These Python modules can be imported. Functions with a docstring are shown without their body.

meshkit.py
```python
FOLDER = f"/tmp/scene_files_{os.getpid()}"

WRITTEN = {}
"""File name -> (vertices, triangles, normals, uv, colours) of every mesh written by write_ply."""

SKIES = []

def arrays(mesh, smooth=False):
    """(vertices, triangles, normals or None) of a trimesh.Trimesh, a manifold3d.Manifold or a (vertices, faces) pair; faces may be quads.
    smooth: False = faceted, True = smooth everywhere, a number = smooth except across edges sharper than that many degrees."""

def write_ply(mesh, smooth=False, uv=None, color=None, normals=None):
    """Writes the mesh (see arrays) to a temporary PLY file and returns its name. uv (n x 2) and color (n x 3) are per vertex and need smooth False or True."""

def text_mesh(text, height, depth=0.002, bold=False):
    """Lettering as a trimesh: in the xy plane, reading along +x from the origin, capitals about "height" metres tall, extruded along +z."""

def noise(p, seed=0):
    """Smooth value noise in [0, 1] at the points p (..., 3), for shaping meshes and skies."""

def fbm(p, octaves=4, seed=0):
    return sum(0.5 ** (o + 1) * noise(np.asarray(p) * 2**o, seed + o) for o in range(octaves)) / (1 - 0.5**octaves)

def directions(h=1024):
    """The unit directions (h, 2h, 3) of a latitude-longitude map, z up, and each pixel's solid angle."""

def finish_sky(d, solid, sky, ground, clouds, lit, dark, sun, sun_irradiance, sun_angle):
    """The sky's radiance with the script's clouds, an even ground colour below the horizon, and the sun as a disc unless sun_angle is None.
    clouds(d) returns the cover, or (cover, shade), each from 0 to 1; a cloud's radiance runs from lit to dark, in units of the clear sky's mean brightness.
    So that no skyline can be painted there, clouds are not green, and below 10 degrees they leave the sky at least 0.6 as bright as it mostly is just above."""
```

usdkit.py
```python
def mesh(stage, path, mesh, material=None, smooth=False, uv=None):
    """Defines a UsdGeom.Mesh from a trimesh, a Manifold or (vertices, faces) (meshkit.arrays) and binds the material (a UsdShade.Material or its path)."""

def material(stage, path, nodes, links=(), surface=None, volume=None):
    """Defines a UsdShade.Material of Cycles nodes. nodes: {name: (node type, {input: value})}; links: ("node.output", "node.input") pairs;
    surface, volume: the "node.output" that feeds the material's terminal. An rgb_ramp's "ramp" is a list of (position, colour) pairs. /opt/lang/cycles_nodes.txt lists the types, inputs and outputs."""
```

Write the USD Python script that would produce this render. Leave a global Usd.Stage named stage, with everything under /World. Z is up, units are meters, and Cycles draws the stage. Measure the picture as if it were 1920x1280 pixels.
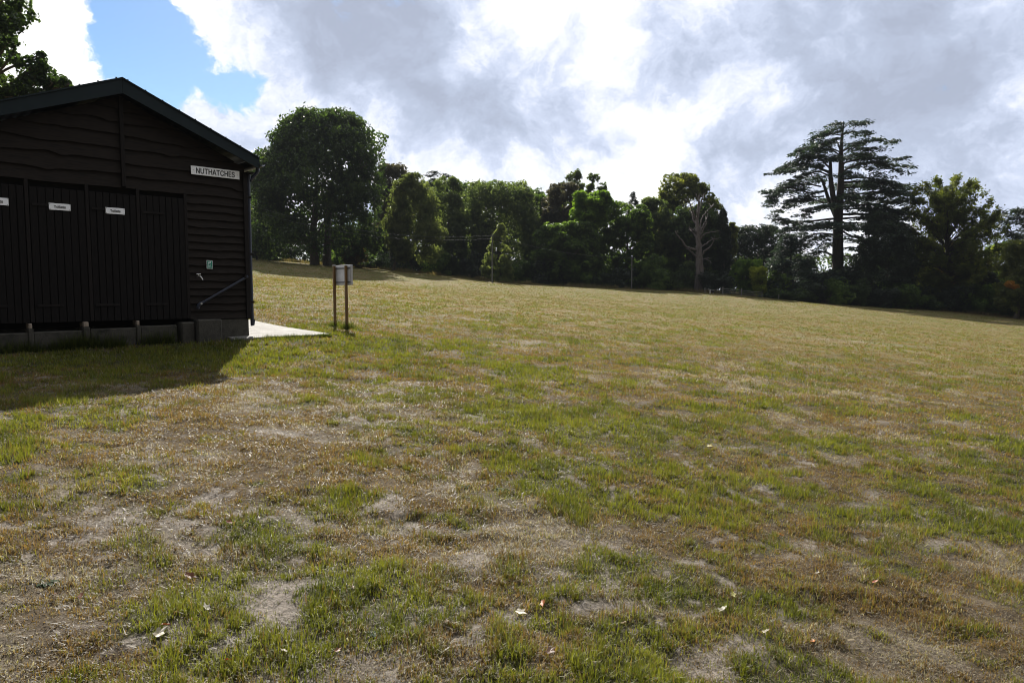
import math
import numpy as np
import trimesh
import manifold3d as m3
import usdkit
import meshkit
from pxr import Usd, UsdGeom, UsdLux, UsdShade, Gf, Sdf, Vt

RNG = np.random.default_rng(11)
stage = Usd.Stage.CreateInMemory()
UsdGeom.SetStageUpAxis(stage, "Z")
UsdGeom.SetStageMetersPerUnit(stage, 1.0)
world = UsdGeom.Xform.Define(stage, "/World")
stage.SetDefaultPrim(world.GetPrim())
UsdGeom.Scope.Define(stage, "/World/Looks")

# ------------------------------------------------------------------ camera
F, EYE = 1280.0, 1.55                       # focal length in photo pixels, eye height in metres
PITCH = math.atan(95 / F)                   # looking slightly down
cam = UsdGeom.Camera.Define(stage, "/World/Camera")
cam.CreateHorizontalApertureAttr(36.0)
cam.CreateVerticalApertureAttr(36.0 * 682 / 1024)
cam.CreateFocalLengthAttr(36.0 * F / 1920)
cam.CreateClippingRangeAttr(Gf.Vec2f(0.05, 6000))
cam.CreateExposureAttr(1.2)
UsdGeom.XformCommonAPI(cam).SetTranslate(Gf.Vec3d(0, 0, EYE))
UsdGeom.XformCommonAPI(cam).SetRotate(Gf.Vec3f(90 - math.degrees(PITCH), 0, 0))


def ray(px, py):
    u, v = (px - 960) / F, (640 - py) / F
    return np.array([u, math.cos(PITCH) + v * math.sin(PITCH), -math.sin(PITCH) + v * math.cos(PITCH)])


def at(px, py, D):
    r = ray(px, py)
    p = r * (D / r[1])
    p[2] += EYE
    return p


def unit(px, py):
    r = ray(px, py)
    return r / np.linalg.norm(r)


# ------------------------------------------------------------------ sun and sky
SUN_EL, SUN_AZ = math.radians(38.0), math.radians(-14.0)      # azimuth from +y towards +x
SUN_I, SKY_S = 1.25, 0.10
sd = np.array([math.sin(SUN_AZ) * math.cos(SUN_EL), math.cos(SUN_AZ) * math.cos(SUN_EL), math.sin(SUN_EL)])
sun = UsdLux.DistantLight.Define(stage, "/World/sun")
sun.CreateIntensityAttr(SUN_I)
sun.CreateNormalizeAttr(True)
sun.CreateAngleAttr(0.53)
sun.CreateColorAttr(Gf.Vec3f(1.0, 0.95, 0.86))
zax, upv = sd, np.array([0, 0, 1.0])
xax = np.cross(upv, zax)
xax /= np.linalg.norm(xax)
yax = np.cross(zax, xax)
sun.AddTransformOp().Set(Gf.Matrix4d(*xax, 0, *yax, 0, *zax, 0, 0, 0, 0, 1))


def sky_material():
    n = {"tc": ("texture_coordinate", {}),
         "sky": ("sky_texture", {"sky_type": "single_scattering", "sun_disc": False, "sun_elevation": SUN_EL, "sun_rotation": SUN_AZ, "aerosol_density": 0.25}),
         "skyg": ("hsv", {"saturation": 1.3, "value": 0.54}),
         "bg": ("background_shader", {"strength": SKY_S})}
    L = [("sky.color", "skyg.color")]
    # direction, stretched so that clouds flatten towards the horizon, warped by noise
    n["stretch"] = ("mapping", {"scale": (1, 1, 1.3)})
    n["wn"] = ("noise_texture", {"scale": 4.2, "detail": 7.0, "roughness": 0.6})
    n["wsub"] = ("vector_math", {"math_type": "subtract", "vector2": (0.5, 0.5, 0.5)})
    n["wsc"] = ("vector_math", {"math_type": "scale", "scale": 0.17})
    n["dirw"] = ("vector_math", {"math_type": "add"})
    n["dirn"] = ("vector_math", {"math_type": "normalize"})
    L += [("tc.generated", "stretch.vector"), ("stretch.vector", "wn.vector"), ("wn.color", "wsub.vector1"), ("wsub.vector", "wsc.vector1"),
          ("tc.generated", "dirw.vector1"), ("wsc.vector", "dirw.vector2"), ("dirw.vector", "dirn.vector1")]
    count = [0]

    def blobs(items, prefix):
        last = None
        for (px, py, s, w) in items:
            k = 1 / (s / F) ** 2
            i = count[0]
            count[0] += 1
            d, m, e, a = f"{prefix}d{i}", f"{prefix}m{i}", f"{prefix}e{i}", f"{prefix}a{i}"
            n[d] = ("vector_math", {"math_type": "dot_product", "vector2": tuple(unit(px, py))})
            n[m] = ("math", {"math_type": "multiply_add", "value2": k, "value3": -k})
            n[e] = ("math", {"math_type": "exponent"})
            n[a] = ("math", {"math_type": "multiply_add", "value2": w, "value3": 0.0})
            L.extend([("dirn.vector", d + ".vector1"), (d + ".value", m + ".value1"), (m + ".value", e + ".value1"), (e + ".value", a + ".value1")])
            if last:
                L.append((last + ".value", a + ".value3"))
            last = a
        return last

    holes = blobs([(320, 80, 58, 1.25), (240, 15, 44, .95), (450, 130, 40, .7), (270, 120, 40, .75), (480, 125, 38, .55), (195, 85, 24, .4), (35, 60, 30, .45), (620, 190, 20, .3),
                   (410, 25, 60, -1.0), (440, 85, 30, -.25), (520, 20, 60, -.6), (390, 195, 36, -.35), (1085, 345, 25, .35), (-420, -200, 160, .8), (2500, -150, 200, .6), (700, -900, 300, .6)], "h")
    shade = blobs([(640, 60, 130, -.30), (740, 150, 120, -.30), (860, 240, 110, -.30), (1000, 265, 100, -.30), (1110, 275, 70, -.22), (620, 20, 90, -.1), (1270, 90, 110, -.20), (1480, 90, 120, -.22), (1680, 180, 150, -.24),
                   (1850, 260, 150, -.22), (1800, 60, 120, -.20), (1420, 330, 80, -.16), (1650, 390, 130, -.12), (1250, 290, 60, -.1), (460, 215, 40, -.16), (390, 205, 30, -.08), (520, 240, 50, -.12),
                   (945, 105, 70, .22), (900, 30, 50, -.06), (1110, 170, 60, .20), (1310, 215, 70, .22), (1200, 255, 40, .20), (1180, 325, 36, .26), (1400, 190, 40, .12), (1560, 60, 40, .12), (1750, 330, 50, .12), (1600, 480, 120, .10), (790, 345, 70, .22), (900, 340, 60, .16), (1450, 20, 50, .1),
                   (110, 110, 100, .30), (430, 160, 50, .22), (380, 40, 90, .14), (580, 230, 60, .14), (520, 90, 40, .08), (710, 255, 50, .16), (1720, 330, 60, .08)], "s")
    # fine billows
    n["b1"] = ("noise_texture", {"scale": 5.0, "detail": 9.0, "roughness": 0.60, "distortion": 0.08})
    n["b2"] = ("noise_texture", {"scale": 13.0, "detail": 8.0, "roughness": 0.64, "distortion": 0.05})
    L += [("dirw.vector", "b1.vector"), ("dirw.vector", "b2.vector")]
    # cover = smoothstep((1 - holes) + billows)
    n["cv1"] = ("math", {"math_type": "multiply_add", "value2": 3.9, "value3": -1.15})
    n["cv2"] = ("math", {"math_type": "subtract"})
    n["cv3"] = ("math", {"math_type": "multiply_add", "value2": 1.1, "value3": 0.0})
    n["cover"] = ("map_range", {"range_type": "smoothstep", "from_min": 0.34, "from_max": 0.74, "to_min": 0.0, "to_max": 1.0, "clamp": True})
    L += [("b1.fac", "cv1.value1"), ("cv1.value", "cv2.value1"), (holes + ".value", "cv2.value2"), ("b2.fac", "cv3.value1"), ("cv2.value", "cv3.value3"), ("cv3.value", "cover.value")]
    # luminance = base + blobs + billows
    n["l1"] = ("math", {"math_type": "multiply_add", "value2": 1.7, "value3": -0.85 + 0.745})
    n["l2"] = ("math", {"math_type": "multiply_add", "value2": 1.15, "value3": -0.575})
    n["l3"] = ("math", {"math_type": "add"})
    n["l4"] = ("math", {"math_type": "add"})
    L += [("b1.fac", "l1.value1"), ("b2.fac", "l2.value1"), ("l1.value", "l3.value1"), ("l2.value", "l3.value2"), ("l3.value", "l4.value1"), (shade + ".value", "l4.value2")]
    n["ramp"] = ("rgb_ramp", {"ramp": [(0.0, (.40, .45, .57)), (.28, (.48, .545, .69)), (.48, (.62, .69, .86)), (.66, (.87, .90, .97)), (1.0, (1.2, 1.2, 1.2))]})
    n["csc"] = ("vector_math", {"math_type": "scale", "scale": 0.485 / SKY_S})
    n["mix"] = ("mix", {})
    # clouds lit through from behind glow; those away from the sun are duller
    n["sd"] = ("vector_math", {"math_type": "dot_product", "vector2": tuple(sd)})
    n["sf"] = ("map_range", {"range_type": "smoothstep", "from_min": -0.28, "from_max": 0.60, "to_min": 0.12, "to_max": 1.0, "clamp": True})
    n["sg"] = ("vector_math", {"math_type": "scale"})
    L += [("tc.generated", "sd.vector1"), ("sd.value", "sf.value"), ("ramp.color", "sg.vector1"), ("sf.result", "sg.scale")]
    L += [("l4.value", "ramp.fac"), ("sg.vector", "csc.vector1"), ("cover.result", "mix.fac"), ("skyg.color", "mix.color1"), ("csc.vector", "mix.color2"), ("mix.color", "bg.color")]
    return usdkit.material(stage, "/World/Looks/cloudy_sky", n, L, surface="bg.background")


dome = UsdLux.DomeLight.Define(stage, "/World/sky")
UsdShade.MaterialBindingAPI.Apply(dome.GetPrim()).Bind(sky_material())
dome.GetPrim().SetCustomDataByKey("kind", "structure")
dome.GetPrim().SetCustomDataByKey("label", "bright broken clouds with a patch of blue sky at upper left")
dome.GetPrim().SetCustomDataByKey("category", "sky")

# ------------------------------------------------------------------ helpers
USED = {}


def numbered(parent, name):
    k = (parent, name)
    USED[k] = USED.get(k, -1) + 1
    return f"{parent}/{name}" + (f"_{USED[k]:03d}" if USED[k] else "")


def path_of(p):
    return str(p.GetPath()) if p is not None else "/World"


def tag(prim, label=None, category=None, group=None, kind=None):
    p = prim.GetPrim() if hasattr(prim, "GetPrim") else prim
    for k, v in (("label", label), ("category", category), ("group", group), ("kind", kind)):
        if v:
            p.SetCustomDataByKey(k, v)
    return p


def thing(name, label, category, loc=(0, 0, 0), rotz=0.0, group=None, kind=None, scale=None):
    x = UsdGeom.Xform.Define(stage, numbered("/World", name))
    x.AddTranslateOp().Set(Gf.Vec3d(*map(float, loc)))
    x.AddRotateZOp().Set(float(rotz))
    if scale is not None:
        x.AddScaleOp().Set(Gf.Vec3f(*np.broadcast_to(np.asarray(scale, float), 3).tolist()))
    return tag(x, label, category, group, kind)


def obj(name, mesh, material, parent=None, smooth=False, label=None, category=None, group=None, kind=None, col=None):
    m = usdkit.mesh(stage, numbered(path_of(parent), name), mesh, material, smooth)
    if col is not None:
        UsdGeom.PrimvarsAPI(m).CreatePrimvar("col", Sdf.ValueTypeNames.Color3fArray, "vertex").Set(Vt.Vec3fArray.FromNumpy(np.asarray(col, np.float32)))
    return tag(m, label, category, group, kind)


def copy_of(src, loc, rotz=0.0, label=None, scale=None, category=None, group=None):
    was = src.GetCustomData()
    p = thing(__import__("re").sub(r"_\d{3}$", "", str(src.GetName())), label or was.get("label"), category or was.get("category"), loc, rotz, group or was.get("group"), scale=scale)
    p.GetReferences().AddInternalReference(src.GetPath())
    p.SetInstanceable(True)
    return p


def cat(*ms):
    ms = [m for m in ms if m is not None]
    vs, fs, n = [], [], 0
    for m in ms:
        v, f = (np.asarray(m.vertices), np.asarray(m.faces)) if hasattr(m, "vertices") else m
        vs.append(v)
        fs.append(f + n)
        n += len(v)
    return np.vstack(vs), np.vstack(fs)


def box(x0, x1, y0, y1, z0, z1, bev=0.004):
    """A box with chamfered edges as one convex mesh."""
    b = min(bev, .4 * min(x1 - x0, y1 - y0, z1 - z0))
    pts = []
    for sx in (0, 1):
        for sy in (0, 1):
            for sz in (0, 1):
                c = np.array([(x0, x1)[sx], (y0, y1)[sy], (z0, z1)[sz]], float)
                d = np.array([b if sx == 0 else -b, b if sy == 0 else -b, b if sz == 0 else -b])
                for k in range(3):
                    q = c + d
                    q[k] = c[k]
                    pts.append(q)
    h = trimesh.convex.convex_hull(np.array(pts))
    return np.array(h.vertices), np.array(h.faces)


def tube(points, radii, sides=8, cap=True):
    p = np.asarray(points, float)
    r = np.broadcast_to(np.asarray(radii, float), (len(p),))
    t = np.gradient(p, axis=0)
    t /= np.linalg.norm(t, axis=1, keepdims=True) + 1e-12
    ref = np.array([0, 0, 1.0]) if abs(t[:, 2]).mean() < .8 else np.array([1.0, 0, 0])
    a = np.cross(t, ref)
    a /= np.linalg.norm(a, axis=1, keepdims=True) + 1e-12
    b = np.cross(t, a)
    ang = np.arange(sides) * 2 * np.pi / sides
    v = (p[:, None] + r[:, None, None] * (np.cos(ang)[None, :, None] * a[:, None] + np.sin(ang)[None, :, None] * b[:, None])).reshape(-1, 3)
    i, j = np.meshgrid(np.arange(len(p) - 1), np.arange(sides), indexing="ij")
    j2 = (j + 1) % sides
    q = np.stack([i * sides + j, i * sides + j2, (i + 1) * sides + j2, (i + 1) * sides + j], -1).reshape(-1, 4)
    f = np.vstack([q[:, [0, 2, 1]], q[:, [0, 3, 2]]])
    if cap:
        n = len(v)
        v = np.vstack([v, p[:1], p[-1:]])
        k = np.arange(sides)
        e = (len(p) - 1) * sides
        f = np.vstack([f, np.stack([np.full(sides, n), k, (k + 1) % sides], 1), np.stack([np.full(sides, n + 1), e + (k + 1) % sides, e + k], 1)])
    return v, f


def curve(pts, n=10):
    """Catmull-Rom through the points."""
    p = np.asarray(pts, float)
    if len(p) == 2:
        return p[0] + (p[1] - p[0]) * np.linspace(0, 1, n)[:, None]
    q = np.vstack([2 * p[0] - p[1], p, 2 * p[-1] - p[-2]])
    out = []
    for i in range(1, len(q) - 2):
        t = np.linspace(0, 1, n, endpoint=False)[:, None]
        out.append(.5 * (2 * q[i] + (q[i + 1] - q[i - 1]) * t + (2 * q[i - 1] - 5 * q[i] + 4 * q[i + 1] - q[i + 2]) * t ** 2 + (3 * q[i] - q[i - 1] - 3 * q[i + 1] + q[i + 2]) * t ** 3))
    return np.vstack(out + [p[-1:]])


def fbm2(x, y, scale, octaves=4, seed=0):
    return meshkit.fbm(np.stack([x * scale, y * scale, np.full_like(x, seed * 7.31)], -1), octaves, seed)


def smooth01(x, a, b):
    t = np.clip((x - a) / (b - a), 0, 1)
    return t * t * (3 - 2 * t)


# ------------------------------------------------------------------ materials
def mat(name, nodes, links, surface="p.BSDF"):
    return usdkit.material(stage, "/World/Looks/" + name, nodes, links, surface=surface)


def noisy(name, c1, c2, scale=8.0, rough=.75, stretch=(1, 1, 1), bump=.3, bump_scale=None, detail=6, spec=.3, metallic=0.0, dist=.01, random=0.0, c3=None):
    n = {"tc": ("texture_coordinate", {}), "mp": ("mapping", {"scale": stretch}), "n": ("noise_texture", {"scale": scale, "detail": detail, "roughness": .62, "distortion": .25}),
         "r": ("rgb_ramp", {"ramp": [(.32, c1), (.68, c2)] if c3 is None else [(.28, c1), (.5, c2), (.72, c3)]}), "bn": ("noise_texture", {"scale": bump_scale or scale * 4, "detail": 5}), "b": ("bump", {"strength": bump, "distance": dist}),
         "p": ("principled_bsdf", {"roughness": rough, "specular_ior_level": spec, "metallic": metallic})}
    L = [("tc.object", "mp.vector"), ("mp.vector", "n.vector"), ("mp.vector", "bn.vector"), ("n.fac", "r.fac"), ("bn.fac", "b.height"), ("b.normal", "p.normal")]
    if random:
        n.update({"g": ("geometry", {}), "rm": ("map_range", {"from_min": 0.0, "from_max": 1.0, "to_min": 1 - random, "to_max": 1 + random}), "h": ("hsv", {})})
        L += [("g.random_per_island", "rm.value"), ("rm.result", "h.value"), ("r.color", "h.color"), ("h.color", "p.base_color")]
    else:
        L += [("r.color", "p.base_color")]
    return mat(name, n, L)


def leafy(name, dark, mid, light, trans=.42, spec=.35, rough=.45, patch=None):
    """Leaves: tone varies from leaf to leaf and in large patches through the crown."""
    n = {"g": ("geometry", {}), "tc": ("texture_coordinate", {}), "n": ("noise_texture", {"scale": .6, "detail": 4.0}),
         "a": ("math", {"math_type": "multiply_add", "value2": .55, "value3": 0.0}), "s": ("math", {"math_type": "multiply_add", "value2": 2.0, "value3": -.76}),
         "r": ("rgb_ramp", {"ramp": [(.1, dark), (.5, mid), (.92, light)]}),
         "p": ("principled_bsdf", {"roughness": rough, "specular_ior_level": spec}), "t": ("translucent_bsdf", {}),
         "tb": ("mix", {"mix_type": "multiply", "fac": 1.0, "color2": (1.75, 1.75, .75)}), "m": ("mix_closure", {"fac": min(trans + .1, .62)})}
    L = [("tc.object", "n.vector"), ("g.random_per_island", "a.value1"), ("n.fac", "s.value1"), ("s.value", "a.value3"), ("a.value", "r.fac"),
         ("r.color", "p.base_color"), ("r.color", "tb.color1"), ("tb.color", "t.color"), ("p.BSDF", "m.closure1"), ("t.BSDF", "m.closure2")]
    return mat(name, n, L, "m.closure")


M = {}
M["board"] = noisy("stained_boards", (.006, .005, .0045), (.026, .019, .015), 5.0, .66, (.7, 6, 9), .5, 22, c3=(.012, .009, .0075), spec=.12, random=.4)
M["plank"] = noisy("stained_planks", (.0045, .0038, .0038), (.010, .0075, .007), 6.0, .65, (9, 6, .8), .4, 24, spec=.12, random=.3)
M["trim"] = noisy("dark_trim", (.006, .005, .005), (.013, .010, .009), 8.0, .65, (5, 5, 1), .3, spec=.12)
M["fascia"] = noisy("green_black_fascia", (.005, .011, .014), (.008, .015, .019), 3.0, .55, bump=.05, spec=.18)
M["roof"] = noisy("roof_sheet", (.02, .03, .035), (.04, .05, .05), 6.0, .5, bump=.1)
M["pipe"] = noisy("navy_plastic", (.010, .014, .028), (.015, .020, .036), 4.0, .35, bump=.02, spec=.5)
M["void"] = noisy("shed_inside", (.006, .006, .006), (.012, .011, .010), 4.0, .9)
M["concrete"] = noisy("old_concrete", (.12, .115, .10), (.30, .29, .265), 7.0, .9, bump=.6, bump_scale=60, c3=(.20, .19, .165))
M["block"] = noisy("mossy_block", (.008, .0085, .006), (.048, .044, .036), 5.0, .92, bump=.7, bump_scale=50, c3=(.016, .0165, .012))
M["brick"] = noisy("pale_brick", (.17, .13, .10), (.30, .25, .20), 18.0, .9, bump=.5)
M["white"] = noisy("white_sign_face", (.74, .76, .80), (.84, .85, .88), 3.0, .45, bump=.03, spec=.4)
M["black"] = noisy("black_lettering", (.012, .014, .02), (.02, .022, .03), 20.0, .5, bump=.02)
M["green"] = noisy("green_sign_face", (.01, .16, .11), (.015, .21, .145), 8.0, .4, bump=.03)
M["steel"] = noisy("dull_steel", (.35, .36, .38), (.55, .55, .56), 10.0, .35, metallic=.8)
M["chrome"] = noisy("bright_metal", (.6, .6, .6), (.75, .75, .75), 10.0, .2, metallic=.9)
M["post"] = noisy("varnished_post", (.085, .048, .014), (.17, .095, .03), 5.0, .55, (8, 8, .7), .3)
M["panel"] = noisy("grey_panel", (.34, .34, .35), (.50, .50, .51), 5.0, .5, bump=.1)
M["rail_dark"] = noisy("panel_rail", (.06, .06, .07), (.10, .10, .11), 8.0, .5)
M["pole"] = noisy("weathered_pole", (.055, .055, .05), (.11, .108, .10), 3.0, .8, (6, 6, .6), .4)
M["fence"] = noisy("grey_fence_wood", (.07, .065, .06), (.15, .145, .135), 4.0, .85, (4, 4, 1), .4)
M["wire"] = noisy("cable", (.05, .05, .055), (.09, .09, .1), 3.0, .5, bump=.02)
M["bark"] = noisy("tree_bark", (.05, .042, .034), (.12, .10, .082), 2.2, .92, (3, 3, .6), .8, 9, dist=.05)
M["bark_cedar"] = noisy("cedar_bark", (.018, .015, .013), (.045, .036, .032), 2.2, .92, (3, 3, .5), .8, 9, dist=.05)
M["dead"] = noisy("dead_wood", (.022, .016, .014), (.10, .085, .08), 1.6, .85, (2.5, 2.5, .5), .8, 8, c3=(.045, .035, .031), dist=.05)

GRASS = {"at": ("attribute", {"attribute": "col"}), "p": ("principled_bsdf", {"roughness": .5, "specular_ior_level": .38}), "t": ("translucent_bsdf", {}),
         "tb": ("mix", {"mix_type": "multiply", "fac": 1.0, "color2": (1.25, 1.2, .7)}), "m": ("mix_closure", {"fac": .55})}
M["grass"] = mat("grass_blades", GRASS, [("at.color", "p.base_color"), ("at.color", "tb.color1"), ("tb.color", "t.color"), ("p.BSDF", "m.closure1"), ("t.BSDF", "m.closure2")], "m.closure")
M["ground"] = mat("thatch_and_soil", {
    "at": ("attribute", {"attribute": "col"}), "g": ("geometry", {}),
    "n1": ("noise_texture", {"scale": 42.0, "detail": 6.0, "roughness": .7}), "n2": ("noise_texture", {"scale": 7.0, "detail": 5.0, "roughness": .65}), "n3": ("noise_texture", {"scale": 1.3, "detail": 4.0, "roughness": .6}),
    "a": ("map_range", {"from_min": .3, "from_max": .7, "to_min": .5, "to_max": 1.5}), "b": ("map_range", {"from_min": .3, "from_max": .7, "to_min": .78, "to_max": 1.22}), "c": ("map_range", {"from_min": .3, "from_max": .7, "to_min": .85, "to_max": 1.15}),
    "ab": ("math", {"math_type": "multiply"}), "abc": ("math", {"math_type": "multiply"}), "sc": ("vector_math", {"math_type": "scale"}),
    "bu": ("bump", {"strength": .9, "distance": .03}), "p": ("principled_bsdf", {"roughness": .95, "specular_ior_level": .12})},
    [("g.position", "n1.vector"), ("g.position", "n2.vector"), ("g.position", "n3.vector"), ("n1.fac", "a.value"), ("n2.fac", "b.value"), ("n3.fac", "c.value"), ("a.result", "ab.value1"), ("b.result", "ab.value2"),
     ("ab.value", "abc.value1"), ("c.result", "abc.value2"), ("at.color", "sc.vector1"), ("abc.value", "sc.scale"), ("sc.vector", "p.base_color"), ("n1.fac", "bu.height"), ("bu.normal", "p.normal")])
M["path"] = mat("gravelly_concrete", {
    "g": ("geometry", {}), "v": ("voronoi_texture", {"scale": 55.0}), "n": ("noise_texture", {"scale": 3.5, "detail": 6.0, "roughness": .65}), "n2": ("noise_texture", {"scale": 90.0, "detail": 3.0}),
    "r": ("rgb_ramp", {"ramp": [(.3, (.13, .12, .11)), (.55, (.21, .205, .19)), (.75, (.29, .285, .27))]}), "r2": ("rgb_ramp", {"ramp": [(.2, (.5, .48, .45)), (.6, (1.1, 1.1, 1.1))]}),
    "m": ("mix", {"mix_type": "multiply", "fac": .8}), "b": ("bump", {"strength": .6, "distance": .01}), "p": ("principled_bsdf", {"roughness": .85, "specular_ior_level": .3})},
    [("g.position", "v.vector"), ("g.position", "n.vector"), ("g.position", "n2.vector"), ("n.fac", "r.fac"), ("n2.fac", "r2.fac"), ("r.color", "m.color1"), ("r2.color", "m.color2"), ("m.color", "p.base_color"), ("v.distance", "b.height"), ("b.normal", "p.normal")])
M["litter"] = mat("fallen_leaf", {
    "at": ("attribute", {"attribute": "col"}), "tc": ("texture_coordinate", {}), "n": ("noise_texture", {"scale": 60.0, "detail": 4.0}), "r": ("map_range", {"from_min": .3, "from_max": .7, "to_min": .65, "to_max": 1.25}), "sc": ("vector_math", {"math_type": "scale"}),
    "p": ("principled_bsdf", {"roughness": .5, "specular_ior_level": .4}), "t": ("translucent_bsdf", {}), "m": ("mix_closure", {"fac": .3})},
    [("tc.object", "n.vector"), ("n.fac", "r.value"), ("at.color", "sc.vector1"), ("r.result", "sc.scale"), ("sc.vector", "p.base_color"), ("sc.vector", "t.color"), ("p.BSDF", "m.closure1"), ("t.BSDF", "m.closure2")], "m.closure")

LEAF = {
    "oak": leafy("oak_leaves", (.022, .040, .014), (.042, .068, .021), (.085, .120, .034), .40),
    "birch": leafy("birch_leaves", (.062, .080, .034), (.104, .126, .052), (.155, .172, .070), .5),
    "olive": leafy("olive_leaves", (.048, .070, .030), (.088, .116, .048), (.150, .180, .072), .48),
    "mid": leafy("mid_green_leaves", (.038, .066, .016), (.080, .130, .030), (.160, .220, .050), .5),
    "bright": leafy("bright_leaves", (.055, .10, .014), (.120, .200, .028), (.22, .30, .046), .55),
    "grey": leafy("grey_brown_leaves", (.045, .043, .036), (.074, .068, .055), (.105, .095, .075), .3),
    "pale": leafy("pale_leaves", (.09, .115, .05), (.150, .180, .078), (.22, .245, .105), .5),
    "dark": leafy("dark_evergreen", (.010, .018, .010), (.018, .032, .016), (.032, .050, .022), .2),
    "blue": leafy("cedar_needles", (.016, .030, .026), (.028, .046, .038), (.046, .068, .052), .2, spec=.25),
    "gold": leafy("gold_green_leaves", (.055, .070, .020), (.100, .114, .030), (.165, .165, .046), .5),
    "yellow": leafy("yellow_leaves", (.16, .20, .026), (.28, .31, .036), (.40, .42, .05), .5),
    "orange": leafy("orange_leaves", (.25, .12, .02), (.42, .20, .025), (.52, .28, .04), .45),
    "alder": leafy("alder_leaves", (.040, .054, .012), (.078, .092, .020), (.130, .136, .030), .55),
    "rust": leafy("rusty_leaves", (.05, .035, .012), (.09, .062, .018), (.14, .095, .025), .4),
}

# ------------------------------------------------------------------ the ground
TH = math.radians(46)
DR, NR = np.array([math.sin(TH), math.cos(TH), 0]), np.array([math.cos(TH), -math.sin(TH), 0])
C0 = at(468, 628, 12.2)
TILT = (-.082, .027)
CTRL = [(480, 487, 92), (590, 496, 88), (740, 508, 86), (600, 519, 62), (480, 513, 60), (820, 519, 78), (923, 530, 80), (1060, 538, 82), (1185, 544, 84), (1310, 549, 86), (1390, 555, 87), (1570, 571, 88), (1770, 585, 86), (1915, 599, 82),
        (940, 525, 104), (1185, 538, 108), (1390, 547, 108), (1570, 562, 108), (1770, 576, 106), (1915, 588, 100)]
pts, res = [], []
for c in CTRL:
    p = at(*c)
    pts.append(p[:2])
    res.append(p[2] - TILT[0] * p[0] - TILT[1] * p[1])
for q in [(0, 0), (-3, 2), (3, 2), (0, 5), (-4, 6), (5, 6), (0, 10), (8, 10), (-2, 12), (0, 18), (14, 18), (-8, 22), (0, 28), (22, 30), (-12, 34), (8, 42), (34, 45), (-60, 40), (0, -30), (-40, -10), (40, -10), (90, 30)]:
    pts.append(np.array(q, float))
    res.append(0.0)
# around the shed the ground is nearly level with its slab
for (x, y, dz) in [(-4.4, 12.0, .70), (-3.4, 13.0, .695), (-6.4, 9.75, .66), (-7.6, 8.7, .66), (-3.95, 15.3, .74), (-5.4, 14.0, .77), (-4.0, 11.0, .62), (-5.6, 8.6, .58), (-9.5, 13.5, .80), (-6.5, 15.0, .86)]:
    pts.append(np.array([x, y]))
    res.append(dz - TILT[0] * x - TILT[1] * y)
pts, res = np.array(pts), np.array(res)


def tps(d):
    return np.where(d > 1e-9, d * d * np.log(np.maximum(d, 1e-9)), 0)


_n = len(pts)
_S = pts / 40.0
_K = tps(np.linalg.norm(_S[:, None] - _S[None], axis=2)) + np.eye(_n) * 2e-4
_A = np.block([[_K, np.ones((_n, 1)), _S], [np.ones((1, _n)), np.zeros((1, 3))], [_S.T, np.zeros((2, 3))]])
_W = np.linalg.solve(_A, np.concatenate([res, np.zeros(3)]))


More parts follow.
